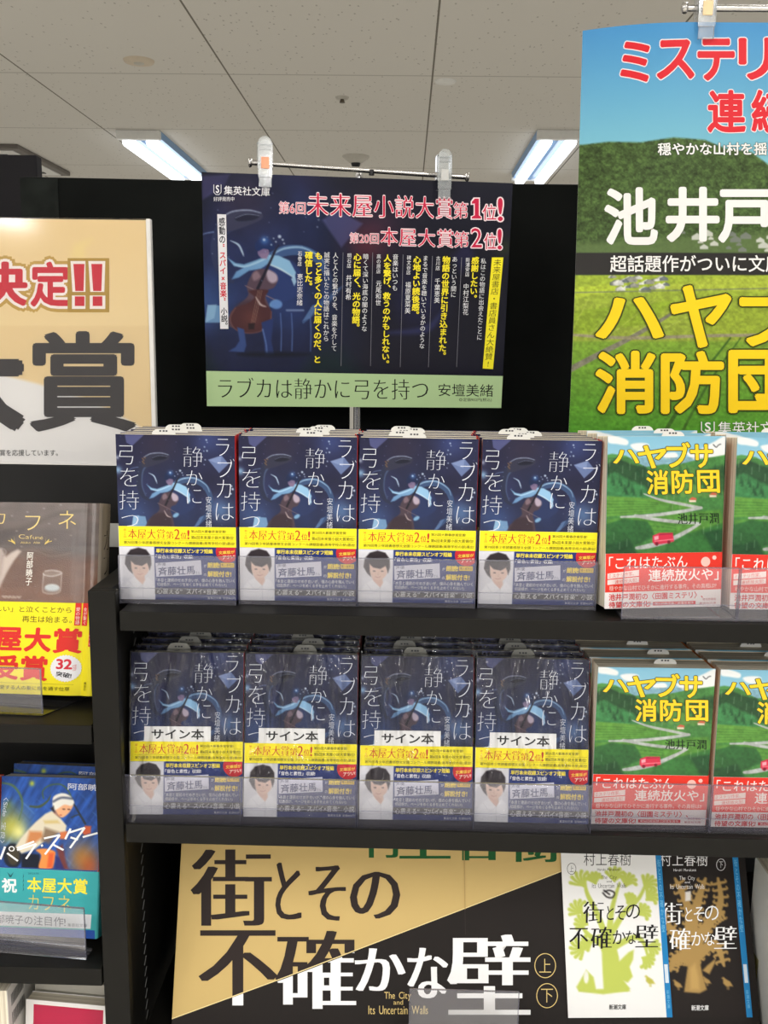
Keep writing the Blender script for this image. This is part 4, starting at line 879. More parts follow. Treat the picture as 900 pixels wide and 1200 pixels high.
# the wrapped, signed state of the navy paperback
signed = dup(navy, (0, 0, 0), (0, 0, 0), 'x', 'shrink-wrapped navy paperbacks on the lower shelf', skip=('order_slip',))
slip(signed, -.004, .009, BH, wid=.0225, up=.0075, col=(150, 150, 144))
st = MB(); sa = Art(62, 14.2, [(130, 14), (630, 8), (632, 124), (128, 130)], 1, (236, 236, 236)); sa.text('サイン本', [(184, 32), (580, 28), (580, 108), (184, 112)], (34, 34, 36), bold=.022)
st.box(-.031, .031, -.0003, .0, -.0142, 0, (236, 236, 236)); sa.to(st, flat(62, 0, 0, -.00032)); so = st.build('signed_copy_sticker', M_BAND, signed); so.location = (-.0085, -.00125, BH-.0692); so['label'] = 'white sticker with bold black lettering'
def wrap_mesh():
    mb = MB(); w, h, t = BW+.0018, BH+.0016, BT+.0034; nx, nz = 46, 64
    def nz_(p): return (fbm(p[:, 0]*90+p[:, 2]*40+7, p[:, 2]*28+p[:, 1]*90+3, 31)-.5)
    def sheet(P, nrm, nu, nv, amp):
        i = np.arange(nu*nv).reshape(nv, nu); f = np.stack([i[:-1, :-1], i[:-1, 1:], i[1:, 1:], i[1:, :-1]], -1).reshape(-1, 4)
        d = nz_(P)*amp; mb.add(P+np.asarray(nrm)*d[:, None], f, (230, 230, 230), 0, True)
    u, v = np.meshgrid(np.linspace(-w/2, w/2, nx), np.linspace(-.0003, h, nz)); sheet(np.c_[u.ravel(), np.full(u.size, -.0021), v.ravel()], (0, -1, 0), nx, nz, .0013)
    u, v = np.meshgrid(np.linspace(-w/2, w/2, nx), np.linspace(-.0021, t-.0021, 8)); P = np.c_[u.ravel(), v.ravel(), np.full(u.size, h)]; P[:, 2] += .0022*np.abs(np.sin(P[:, 1]*420))*np.abs(nz_(P*3)*2.4); sheet(P, (0, 0, 1), nx, 8, .003)
    for s in (-1, 1):
        u, v = np.meshgrid(np.linspace(-.0021, t-.0021, 6)[::s], np.linspace(-.0003, h, nz)); sheet(np.c_[np.full(u.size, s*w/2), u.ravel(), v.ravel()], (s, 0, 0), 6, nz, .0004)
    # twisted ends of the film standing up from the top corners
    for s in (-1, 1):
        for k in range(5): x = s*(w/2-.004*k-.002); z = h+.0005; mb.add([(x, .002*k, z), (x+s*.003, .002*k+.003, z), (x+s*.001, .002*k+.001, z+.003)], [(0, 1, 2)], (230, 230, 230), 0)
    return mb
wrap_mesh().build('shrink_wrap', M_WRAP, signed)

ORD = ['front', 'second', 'third', 'fourth', 'fifth']
NTH = ['leftmost', 'second', 'third', 'fourth']
Z_U, Z_L = 1.2195, 1.0105
TH = .003  # acrylic base under each row
UX = [-.2022, -.0942, .0128, .1214]; UY = [.822, .826, .827, .829]; URY = [0.3, -.2, -.3, -.6]
first = True
for k in range(4):
    where = ['leftmost stack', 'second stack from left', 'third stack from left', 'stack next to green books'][k]
    for i in range(5):
        lab = f'unwrapped navy paperback, yellow band, front of upper shelf, {where}' if i == 0 else f'navy paperback {ORD[i]} from front, upper shelf, {where}'
        loc = (UX[k]+(.0012*((i*7+k*3) % 5-2) if i else 0), UY[k]+i*(BT+.0016), Z_U+TH); rot = (0, 0, (1.5, 1, .6, .2)[k])
        if first: b = navy; b.location = loc; b.rotation_euler = [R_(q) for q in rot]; b['label'] = lab; b['group'] = 'navy paperbacks on the upper shelf'; b.scale = (1, 1, .985); first = False
        else: b = dup(navy, loc, rot, lab, 'navy paperbacks on the upper shelf', (1, 1, .985))
        sl = [c for c in b.children if c.name.startswith('order_slip')][0]; sl.location.x = (-.012, .004, -.018, -.02)[k]+.007*((i+k) % 3)
first = True
LX = [-.1993, -.0925, .0158, .1232]
for k in range(4):
    where = ['leftmost stack', 'second stack from left', 'third stack from left', 'stack next to green books'][k]
    lean = (-9.5, -11, -11.5, -12)[k]
    for i in range(5):
        lab = f'wrapped navy paperback with white sticker, front of lower shelf, {where}' if i == 0 else f'wrapped navy paperback {ORD[i]} from front, lower shelf, {where}'
        loc = (LX[k]+(.0013*((i*5+k*2) % 5-(0 if k == 0 else 2)) if i else .0006), .8125+.0021+i*(BT+.0052), Z_L+.0062); rot = (lean, 0, (2.4, 1.4, 1.2, 0)[k])
        if first: b = signed; b.location = loc; b.rotation_euler = [R_(q) for q in rot]; b['label'] = lab; first = False
        else: b = dup(signed, loc, rot, lab, 'shrink-wrapped navy paperbacks on the lower shelf')
        sl = [c for c in b.children if c.name.startswith('order_slip')][0]; sl.location.x = (.0, .006, -.004, -.004)[k]+(-.003*i if k == 3 else .006*((i+k) % 3-1))
# green paperbacks: two stacks on each shelf
first = True
for row in (0, 1):
    for k in range(2):
        for i in range(3):
            sh = ('upper', 'lower')[row]; wh = ('next to navy books', 'cut by the right edge')[k]
            lab = f'green paperback with red band, front of {sh} shelf stack {wh}' if i == 0 else f'green paperback {ORD[i]} from front, {sh} shelf stack {wh}'
            if row == 0:
                a_ = R_(7.5 if k == 0 else 1.0); off = i*(GT+.0026); loc = ((.232, .3445)[k]-math.sin(a_)*off, (.8145, .815)[k]+math.cos(a_)*off, Z_U+TH+.0035); rot = (-5, -.3 if k == 0 else 0, 7.5 if k == 0 else 1.0)
            else:
                loc = ((.2338, .345)[k]-.003*i, .822+i*(GT+.0024), Z_L+.0034); rot = (-1.5, 0, 1.0)
            grp = f'green paperbacks on the {sh} shelf'
            if first: b = green; b.location = loc; b.rotation_euler = [R_(q) for q in rot]; b['label'] = lab; b['group'] = grp; first = False
            else: b = dup(green, loc, rot, lab, grp)
            sl = [c for c in b.children if c.name.startswith('order_slip')][0]; sl.location.x = (0, .004, -.006)[i]

# clear acrylic holders: a base under the stack and an upright lip in front of it
def holder(name, label, x0, x1, y, z, depth, lip_h, lean=0, group='clear acrylic book holders', rz=0, lip_line=None):
    root = thing(name, label, 'book holder', ((x0+x1)/2, y, z), (0, 0, rz), group); w = (x1-x0)/2
    b = MB(); b.box(-w, w, .003, depth, .0003, .0022, bev=.0004); b.build('base_plate', M_ACRY, root)
    f = MB(); f.box(-w, w, 0, .0016, .0003, lip_h, bev=.0003); p = f.build('front_lip', M_ACRY, root)
    e = MB(); e.box(-w, w, -.0003, .0019, lip_h, lip_h+.0007); e.box(-w-.0006, -w, -.0002, .0018, .0003, lip_h); e.box(w, w+.0006, -.0002, .0018, .0003, lip_h); e.box(-w, w, -.0004, .0, .0145 if lip_line is None else lip_line, .0153 if lip_line is None else lip_line+.0008)  # last strip is a thin line across the lip face
    e.build('polished_edge', M_ACRE, p)
    return root
for k in range(4):
    holder('acrylic_book_holder', f'clear acrylic holder in front of the {["leftmost", "second", "third", "fourth"][k]} navy stack on the upper shelf', UX[k]-.0525+(.0008 if k == 0 else 0), UX[k]+.0525, UY[k]-.0072, Z_U, .1, .0445)
    holder('acrylic_book_holder', f'clear acrylic holder in front of the {["leftmost", "second", "third", "fourth"][k]} wrapped navy stack on the lower shelf', LX[k]-.0532, LX[k]+.0532, .803, Z_L, .12, .0490, lip_line=.0195)
holder('acrylic_book_holder', 'clear acrylic holder in front of the upper green stack beside the navy books', .192, .2905, .795, Z_U, .11, .0475)
holder('acrylic_book_holder', 'clear acrylic holder in front of the upper green stack at the right edge', .2925, .395, .795, Z_U, .11, .0475)
holder('acrylic_book_holder', 'clear acrylic holder in front of the lower green stack beside the navy books', .1792, .2878, .8135, Z_L, .1, .0475)
holder('acrylic_book_holder', 'clear acrylic holder in front of the lower green stack at the right edge', .2896, .3985, .8135, Z_L, .1, .0475)

# ------------------------------------------------------------------ setting
def ceiling_mat():
    m, nt, b = newmat('mineral_fibre_ceiling_tiles'); N = nt.nodes.new; K = nt.links.new
    tc = N('ShaderNodeTexCoord'); v = N('ShaderNodeTexVoronoi'); v.inputs['Scale'].default_value = 26; mp = N('ShaderNodeMapping'); mp.inputs['Scale'].default_value = (1.5, .75, 1)
    K(tc.outputs['Object'], mp.inputs[0]); K(mp.outputs[0], v.inputs['Vector'])
    lt = N('ShaderNodeMath'); lt.operation = 'LESS_THAN'; lt.inputs[1].default_value = .15; K(v.outputs['Distance'], lt.inputs[0])
    n = N('ShaderNodeTexNoise'); n.inputs['Scale'].default_value = 7; K(tc.outputs['Object'], n.inputs['Vector'])
    gt = N('ShaderNodeMath'); gt.operation = 'GREATER_THAN'; gt.inputs[1].default_value = .42; K(n.outputs['Fac'], gt.inputs[0])
    mu = N('ShaderNodeMath'); mu.operation = 'MULTIPLY'; K(lt.outputs[0], mu.inputs[0]); K(gt.outputs[0], mu.inputs[1])
    sx = N('ShaderNodeSeparateXYZ'); K(tc.outputs['Object'], sx.inputs[0])
    def joint(sock, off, step, wd):
        a = N('ShaderNodeMath'); a.operation = 'SUBTRACT'; a.inputs[1].default_value = off-step*40; K(sock, a.inputs[0])
        f = N('ShaderNodeMath'); f.operation = 'MODULO'; f.inputs[1].default_value = step; K(a.outputs[0], f.inputs[0])
        l = N('ShaderNodeMath'); l.operation = 'LESS_THAN'; l.inputs[1].default_value = wd; K(f.outputs[0], l.inputs[0]); return l
    jx = joint(sx.outputs[0], .092, .915, .008); jy = joint(sx.outputs[1], 4.46, 1.09, .012)
    jy2 = N('ShaderNodeMath'); jy2.operation = 'MULTIPLY'; jy2.inputs[1].default_value = .45; K(jy.outputs[0], jy2.inputs[0])
    mx = N('ShaderNodeMath'); mx.operation = 'MAXIMUM'; K(jx.outputs[0], mx.inputs[0]); K(jy2.outputs[0], mx.inputs[1])
    mu2 = N('ShaderNodeMath'); mu2.operation = 'MULTIPLY'; mu2.inputs[1].default_value = .45; K(mu.outputs[0], mu2.inputs[0])
    mm = N('ShaderNodeMath'); mm.operation = 'MAXIMUM'; K(mx.outputs[0], mm.inputs[0]); K(mu2.outputs[0], mm.inputs[1])
    mix = N('ShaderNodeMix'); mix.data_type = 'RGBA'; mix.inputs['A'].default_value = L4((214, 211, 204)); mix.inputs['B'].default_value = L4((120, 116, 106)); K(mm.outputs[0], mix.inputs['Factor'])
    K(mix.outputs['Result'], b.inputs['Base Color']); b.inputs['Roughness'].default_value = .9; b.inputs['Specular IOR Level'].default_value = .1
    return m
CZ = 2.65
c = MB(); c.box(-9, 9, -8, 14, CZ, CZ+.05); struct(c.build('ceiling', ceiling_mat()))
f = MB(); f.box(-9, 9, -8, 14, -.05, 0); struct(f.build('floor', pmat('pale_vinyl_floor', (222, 218, 208), .4, 0, .4, .05, 3)))
w_ = MB(); w_.box(-9, 9, 14, 14.1, 0, CZ); struct(w_.build('wall_back', pmat('off_white_wall', (205, 202, 194), .8, 0, .2, .03, 4)))

# bookcases
bc = thing('bookcase', 'black display bookcase holding the navy and green paperbacks', 'bookcase', (0, 0, 0))
XR = .62
def shelf_board(parent, x0, x1, z, y1=1.14, t=.0178): b = MB(); b.box(x0, x1, .79, y1, z-t, z, bev=.0009); return b.build('shelf', M_BLACK, parent)
p = MB(); p.box(-.275, -.2505, .79, .8, .02, 1.2375, bev=.001); p.box(-.275, -.2568, .8, 1.14, .02, 1.2375, bev=.0006); p = p.build('side_panel', M_BLACK, bc)
sl = MB()
for i in range(34): z = .60+i*.0125; sl.prism([(.86, z), (.8615, z), (.868, z+.006), (.8665, z+.006)], -.2567, -.2562, (70, 70, 70), axis='x')
for i in range(12): z = 1.04+i*.0125; sl.prism([(.86, z), (.8615, z), (.868, z+.006), (.8665, z+.006)], -.2567, -.2562, (70, 70, 70), axis='x')
sl.build('shelf_slot_row', pmat('slot_edge_steel', (120, 120, 118), .4, .3), p)
p = MB(); p.box(XR, XR+.0245, .79, 1.14, .02, 1.2375, bev=.001); p.build('side_panel', M_BLACK, bc)
shelf_board(bc, -.2475, XR-.003, Z_U); shelf_board(bc, -.2475, XR-.003, Z_L, t=.0075); LIPZ = 1.0207
b = MB(); b.box(-.2475, XR-.003, .786, .7899, LIPZ-.0182, LIPZ, bev=.0009); b.build('front_lip', M_BLACK, bc); shelf_board(bc, -.2475, XR-.003, .7812)
p = MB(); p.box(-.2475, XR-.003, 1.1415, 1.155, .02, 1.2375, bev=.001); p.build('back_panel', M_INNER, bc)
lb = thing('bookcase', 'black display bookcase at the left edge, holding the large brown hardcover', 'bookcase', (0, 0, 0))
for z in (1.1125, .8705, .60): shelf_board(lb, -.9, -.2765, z, .995)
p = MB(); p.box(-.9, -.2765, .9965, 1.0165, .02, 1.321, bev=.001); p.build('back_panel', M_INNER, lb)
p = MB(); p.box(-.925, -.9015, .79, 1.0165, .02, 1.2, bev=.001); p.build('side_panel', M_BLACK, lb)

# black partitions behind
def panel(label, x0, y0, x1, y1, z0, z1, mat, t=.02, hem=True):
    L = math.hypot(x1-x0, y1-y0); rz = math.degrees(math.atan2(y1-y0, x1-x0)); r = thing('partition_panel', label, 'partition', (x0, y0, z0), (0, 0, rz), 'black partition panels')
    b = MB(); b.box(0, L, 0, t, 0, z1-z0, bev=.002); b.build('panel_board', mat, r)
    if hem: h = MB(); h.box(.0, .045, -.0015, 0, .002, z1-z0-.002, bev=.0004); h.build('fabric_overlap', pmat('worn_black_felt', (34, 37, 35), .95, 0, .1, .3, 40), r)
    return r
panel('black felt partition with worn left edge, between the award poster and the blue sign', -.466, 1.165, -.07, 1.19, 0, 1.6465, M_FELT)
panel('plain black partition behind the right of the blue sign', -.066, 1.2, .9, 1.2, 0, 1.65, M_FELT, hem=False)
panel('taller black partition at the far left, partly behind the felt one', -1.1, 1.3, -.4965, 1.3, 0, 1.697, M_FELT2, hem=False)

# ceiling fittings
def light_fixture(x, y0, label, ln=1.3, w=.25):
    r = thing('ceiling_light', label, 'ceiling light', (x, y0+ln/2, CZ), group='fluorescent ceiling lights in view')
    b = MB(); b.prism([(-w/2, 0), (w/2, 0), (w/2-.01, -.034), (.03, -.034), (0, -.046), (-.03, -.034), (-w/2+.01, -.034)], -ln/2, ln/2, axis='y'); b.build('reflector', M_REFL, r)
    for s in (-1, 1):
        e = MB(); e.box(-w/2, w/2, s*ln/2-.02, s*ln/2+.02, -.05, 0, bev=.004); e.build('end_cap', M_WHITE, r)
        t = MB(); t.tube([(s*.068, -ln/2+.02, -.056), (s*.068, ln/2-.02, -.056)], .033, seg=16); t.build('fluorescent_tube', M_TUBE, r)
light_fixture(-1.545, 5.6, 'twin-tube ceiling light left of the blue sign'); light_fixture(.828, 5.5, 'twin-tube ceiling light between the blue sign and the tall poster')
def fit(name, label, cat, x, y, prof, mat, extra=None):
    r = thing(name, label, cat, (x, y, CZ)); b = MB(); b.lathe(prof); b.build('base', mat, r)
    if extra: e = MB(); e.lathe(extra[0]); e.build(extra[2], extra[1], r)
fit('ceiling_speaker', 'round beige ceiling speaker, left of the smoke detector', 'speaker', -1.167, 4.27, [(0, -.012), (.04, -.012), (.062, -.008), (.066, 0)], M_BEIGE, ([(0, -.016), (.02, -.015), (.024, -.011)], M_CEILP, 'centre_boss'))
fit('sprinkler_head', 'small dark sprinkler head on the ceiling above the blue sign', 'sprinkler', -.333, 4.84, [(0, -.01), (.03, -.008), (.034, 0)], M_CEILP, ([(0, -.026), (.013, -.026), (.012, -.02), (.008, -.01)], pmat('dull_brass', (96, 88, 76), .4, .4), 'nozzle'))
fit('smoke_detector', 'domed beige smoke detector just above the steel sign rod', 'smoke detector', -.342, 6.26, [(.0, -.045), (.04, -.042), (.062, -.025), (.085, -.006), (.086, 0)], M_CEILP, ([(0, -.066), (.022, -.066), (.028, -.055), (.03, -.043)], M_DARK, 'sensor'))
fit('ceiling_cover_plate', 'flat white round cover plate on the ceiling near the centre joint', 'cover plate', .157, 4.546, [(0, -.008), (.044, -.008), (.05, 0)], M_WHITE)
ac = thing('ceiling_air_conditioner', 'slatted ceiling air conditioner at the far left edge', 'air conditioner', (-2.86, 6.45, CZ))
b = MB(); b.box(-.46, .46, -.46, .46, -.03, 0, bev=.006); b.build('frame', pmat('grey_aluminium_trim', (110, 104, 98), .5, .2), ac)
b = MB(); b.box(-.41, .41, -.41, .41, -.036, -.02, bev=.004); g = b.build('grille', M_WHITE, ac)
for i in range(6): b = MB(); b.box(-.34, .34, -.33+i*.12, -.28+i*.12, -.04, -.034, bev=.001); b.build('slat', M_DARK, g)

# ------------------------------------------------------------------ boards and posters
def clip(label, loc, rz, pad, s=1.0):
    r = thing('sign_clip', label, 'clip', loc, (0, 0, rz), 'clear plastic sign clips'); r.scale = (s, s, s)
    n = 10; b = MB()
    out = [(-.0075, -.016), (.0075, -.016)]+[(.0075*math.cos(k*math.pi/n), .018+.0075*math.sin(k*math.pi/n)) for k in range(n+1)]
    b.prism(out, -.0078, -.0048, axis='y'); b.build('front_jaw', M_CLIP, r)
    b = MB(); b.prism([(x*.94, z) for x, z in out if z > -.03], .0058, .0088, axis='y'); b.build('rear_jaw', M_CLIP, r)
    b = MB(); b.box(-.0084, -.0062, -.0048, .0058, -.006, .02, bev=.0006); b.box(.0062, .0084, -.0048, .0058, -.006, .02, bev=.0006); b.box(-.006, .006, -.0048, .0058, .0135, .0185, bev=.001); b.build('hinge_frame', M_CLIP, r)
    b = MB(); b.box(-.0042, .0042, -.0086, -.0078, -.0072, .0045, bev=.0006); b.build('adhesive_pad', pmat('pad', pad, .6, 0, .3, .03, 200), r)
    b = MB(); b.box(-.0068, .0068, -.0084, -.0052, -.026, -.0155, bev=.0008); b.build('grip_tongue', M_CLIP, r)
    return r
SG = Vector((-.0557, 1.0843, 1.3828)); SRZ = 8.25
sign = thing('display_sign', 'dark blue cello sign board with green strip, hanging from a steel rod', 'sign', SG, (4, 0, SRZ))
mb = MB(); mb.box(-.17, .17, 0, .0022, 0, .25, (24, 24, 34)); art_sign().to(mb, flat(340, 250, 0, -.00005)); mb.build('printed_board', M_SIGN, sign)
stand = thing('sign_stand', 'chrome T-shaped sign stand carrying the blue board', 'stand', (-.0557, 1.1, Z_U), (0, 0, SRZ))
b = MB(); b.tube([(0, .004, .006), (0, .004, .424)], .0042); b.build('pole', M_STEEL, stand)
b = MB(); b.lathe([(0, .0072), (.03, .007), (.034, .003), (.034, .0003), (0, .0003)]); b.build('base_plate', M_STEEL, stand)
b = MB(); b.tube([(-.119, -.013, .428), (.118, -.013, .421)], .0029); b.build('cross_rod', M_STEEL, stand)
for s, z in ((-1, .428), (1, .421)): b = MB(); x = -.119 if s < 0 else .118; b.tube([(x, -.013, z), (x+s*.0005, -.013, z), (x+s*.003, -.013, z), (x+s*.004, -.013, z)], [.003, .0045, .0055, .003]); b.build('rod_end', M_STEEL, stand)
b = MB(); b.tube([(.012, -.014, .419), (.012, -.014, .4245)], .003); b.build('set_screw', M_DARK, stand)
clip('clear clip with orange pad at the left of the blue sign', (-.1535, 1.0445, 1.6425), SRZ, (250, 176, 140)); clip('clear clip with pale pad at the right of the blue sign', (.0375, 1.075, 1.6375), SRZ, (206, 206, 204))

pw = .34
poster = thing('poster', 'tall green countryside poster with red and yellow lettering, top right', 'poster', (.1735+pw/2, 1.0, 1.3504))
def curl(u, v): # the free left edge bends backwards towards its top corner
    e = np.clip((105-u)/105, 0, 1); return .028*e**2*np.clip((300-v)/300, 0, 1)**1.5+.002*np.sin(v*.012)*e
mb = MB(); ap = art_poster(); ap.to(mb, lambda u, v, d: flat(340, 420, 0, 0, curl)(u, v, d+np.where(d > 0, .0003, 0)), step=9)
u, v = np.meshgrid(np.linspace(0, 340, 30), np.linspace(0, 420, 30)); i = np.arange(900).reshape(30, 30); ff = np.stack([i[:-1, :-1], i[:-1, 1:], i[1:, 1:], i[1:, :-1]], -1).reshape(-1, 4)
P = flat(340, 420, 0, .0004, curl)(u.ravel(), v.ravel(), np.zeros(900)); mb.add(P, ff, (230, 230, 230)); mb.build('printed_sheet', M_POST, poster)
ps = thing('sign_stand', 'chrome sign stand carrying the tall green poster', 'stand', (.40, 1.02, Z_U))
b = MB(); b.tube([(0, 0, .006), (0, 0, .566)], .0042); b.build('pole', M_STEEL, ps)
b = MB(); b.lathe([(0, .0072), (.03, .007), (.034, .003), (.034, .0003), (0, .0003)]); b.build('base_plate', M_STEEL, ps)
b = MB(); b.tube([(-.128, -.014, .5655), (.125, -.014, .5655)], .0033); b.build('cross_rod', M_STEEL, ps)
b = MB(); b.tube([(-.134, -.014, .5655), (-.133, -.014, .5655), (-.129, -.014, .5655), (-.128, -.014, .5655)], [.003, .0055, .0055, .003]); b.build('rod_end', M_STEEL, ps)
clip('clear clip with cream pad holding the tall green poster', (.2885, 1.003, 1.783), 0, (250, 222, 176), 1.15)

lp = thing('poster', 'beige award poster in a clear case with big black characters, left edge', 'poster', (-.63+.35950/2, 1.0, 1.3222))
mb = MB(); mb.box(-.17975, .17975, .0, .001, 0.0005, .2546, (236, 226, 206)); art_award().to(mb, flat(359.5, 254.6, 0, -.00005)); mb.build('printed_sheet', M_POST, lp)
b = MB(); b.box(-.184, .184, -.0028, -.0012, -.0005, .2556, bev=.0004); b.build('case_front', M_SLEEVE, lp)
b = MB(); b.box(.1800, .1848, -.0035, .004, -.0008, .2556, bev=.0008); b.box(-.1848, -.1800, -.0035, .004, -.0008, .2556, bev=.0008); b.box(-.1848, .1848, -.0035, .004, -.0009, .0004, bev=.0003); b.build('case_rim', pmat('frosted_case_rim', (222, 220, 216), .35, 0, .5, .04, 60), lp)

# gold and black display board at the bottom
bd = thing('display_board', 'gold and black display board with huge brush lettering under the lower shelf', 'display board', (.074, .8377, .7845), (-25, 0, 2.8))
mb = MB(); mb.box(-.295, .295, 0, .005, 0, .225, (60, 52, 46)); art_board().to(mb, flat(590, 225, 0, -.00005)); mb.build('printed_board', M_MATTE, bd)
def on_board(x, y): return happly(homog([(216.2, 928.1), (865.5, 928.7), (890.8, 1201.6), (201, 1205.7)], [(-295, 225), (295, 225), (295, 0), (-295, 0)]), [(x, y)])[0]
for dark, quad, name, lab in ((False, [(656, 999), (764.2, 999), (782.4, 1194), (665.4, 1193)], 'cover_card', 'white book-cover card with yellow-green tree'), (True, [(747.5, 999), (854.3, 999), (877, 1194), (757, 1194)], 'cover_card', 'black book-cover card with ochre tree')):
    cs = [on_board(*q) for q in quad]; x0 = (cs[0][0]+cs[3][0])/2; x1 = (cs[1][0]+cs[2][0])/2; z0 = (cs[2][1]+cs[3][1])/2; z1 = (cs[0][1]+cs[1][1])/2
    a = art_cover(dark); yo = -.0012 if dark else -.003
    mb = MB(); mb.box(x0/1000, x1/1000+.0055, yo, yo+.001, z0/1000, z1/1000, (46, 42, 40) if dark else (236, 236, 234))
    sxx, szz = (x1-x0)/a.w, (z1-z0)/a.h
    a.to(mb, lambda u, v, d: np.c_[(x0+u*sxx)/1000, yo-.00005-d, (z1-v*szz)/1000])
    sp = Art(6, z1-z0, [(0, 0), (6, 0), (6, z1-z0), (0, z1-z0)], 1, (40, 130, 190)); H_ = z1-z0
    sp.vtext('街とその不確かな壁', 3, 8, 3, H_*.5, 3.6, (120, 190, 226)); sp.rect(1.2, H_*.69, 4.8, H_*.8, (214, 226, 236)); sp.vtext('新潮文庫', 3, H_*.84, 3, H_*.95, 3, (120, 190, 226))
    sp.to(mb, lambda u, v, d: np.c_[(x1+u)/1000, yo-.00005-d, (z1-v)/1000]); o = mb.build(name, M_MATTE, bd); o['label'] = lab
ch = thing('card_holder', 'small clear acrylic card holder in front of the gold and black board', 'card holder', (.0665, .8085, .7815))
b = MB(); b.box(-.052, .052, 0, .0014, .0003, .063, bev=.0003); b.build('front_plate', M_ACRY, ch)
b = MB(); b.box(-.052, .052, .0014, .022, .0003, .0018, bev=.0003); b.build('base_plate', M_ACRY, ch)
b = MB(); b.box(-.052, .052, -.0002, .0016, .063, .0636); b.box(-.0526, -.052, -.0002, .0016, .0003, .063); b.box(.052, .0526, -.0002, .0016, .0003, .063); b.build('polished_edge', M_ACRE, ch)

# ------------------------------------------------------------------ left bookcase contents
hb = thing('hardcover_book', 'large brown hardcover with kettle cover and yellow award band, upper left', 'book', (-.3555, .8432, 1.1206), (-12.2, -1.2, -5)); hb.scale = (1, 1, .973)
HW, HH, HT = .130, .188, .023
ridge = lambda u, v: np.interp(u, [0, 104, 106, 108, 110, 112, 114, 116, 118, 121, 124, 127, 130], [0, 0, .00009, .00036, .0008, .00142, .0022, .0031, .0034, .0022, .0016, .002, .004])
mb = MB(); ab = art_brown(); ab.to(mb, lambda u, v, d: flat(130, 188, 0, 0, ridge)(u, v, d+np.where(d > 0, .00012, 0)), step=2.5)
path = [(HW/2, .004)]+[(HW/2+.004*math.sin(q), .004+(HT-.008)*k/8) for k, q in enumerate(np.linspace(0, math.pi, 9))]+[(HW/2, HT)]
for i in range(len(path)-1): mb.add([(*path[i], 0), (*path[i+1], 0), (*path[i+1], HH), (*path[i], HH)], [(0, 1, 2, 3)], (150, 140, 128), 0, True)
mb.box(-HW/2, HW/2-.006, .0035, .0055, 0, HH, (90, 80, 74)); mb.box(-HW/2, HW/2, HT-.0025, HT, 0, HH, (90, 80, 74)); 
spa = Art(18, 188, [(0, 0), (18, 0), (18, 188), (0, 188)], .3, (152, 142, 128)); spa.vtext('カフネ', 9, 24, 9, 98, 15, (70, 62, 58), thin=.012)
spa.to(mb, lambda u, v, d: np.c_[np.full(len(u), HW/2+.0046)+d-.0012*np.abs(u-9)/9, .004+u/1000, HH-v/1000]); mb.build('cover', M_GRAIN, hb)
pg = MB(); pg.box(-HW/2+.004, HW/2-.006, .0056, HT-.0026, .003, HH-.003, bev=.0004); pg.build('page_block', M_PAGE, hb)
mb = MB(); abb = art_brownband(); ridge2 = lambda u, v: ridge(u, v)*.75
abb.to(mb, lambda u, v, d: flat(130, 90, 0, -.0007, ridge2)(u, v, d+np.where(d > 0, .00015, 0)), step=2); mb.box(HW/2+.0052, HW/2+.0056, .004, HT-.004, .0005, .09, (240, 224, 50)); mb.build('paper_band', M_BAND, hb)
eas = thing('acrylic_easel', 'clear acrylic easel under the large brown hardcover', 'easel', (-.378, .811, 1.1125), (0, 0, -3))
b = MB(); b.box(-.05, .05, 0, .0018, .0028, .0455, bev=.0004); pl = b.build('front_lip', M_ACRY, eas); b = MB(); b.box(.05, .0508, -.0002, .002, .0028, .0455); b.box(-.05, .0508, -.0002, .002, .0455, .0463); b.build('polished_edge', M_ACRE, pl)
b = MB(); b.prism([(-.05, 0), (.05, 0), (.078, .06), (-.05, .06)], .0003, .0012); b.build('base_plate', pmat('smoky_acrylic_base', (34, 34, 36), .12, 0, .6, .04, 60), eas)
bb = soft_book('paperback_book', 'blue sports-cover paperback with teal band, lower left beside the post', 'book', 'blue paperbacks in the left bookcase', .105, BH, .016, art_blue(), art_blueband(), (196, 72, 40), (40, 60, 110), front_base=(34, 70, 140), band_spine=(62, 160, 164))
bb.location = (-.3425, .8265, .8785); bb.rotation_euler = [R_(q) for q in (-15, -3, -6.8)]
for ch_ in bb.children: ch_.name = ch_.name
b2 = dup(bb, (-.3405, .8475, .8815), (-15, -2.2, -6.8), 'blue paperback directly behind the teal-banded one, dark glossy top edge showing')
tb = MB(); tb.box(-.62, -.2775, .83, .9, .8727, .8765, bev=.0008)
hold2 = holder('acrylic_book_holder', 'clear acrylic holder in front of the blue paperback', -.40, -.2955, .807, .8705, .016, .0535, rz=-5)
rb = soft_book('paperback_book', 'orange-red paperback at the far left edge, beside the blue one', 'book', None, .105, BH, .016, Art(105, 152, [(0, 0), (105, 0), (105, 152), (0, 152)], .3, (196, 60, 34)), None, (206, 70, 40), (196, 60, 34), front_base=(196, 60, 34))
rb.location = (-.4545, .832, .8757); rb.rotation_euler = [R_(q) for q in (-14, 0, -3)]
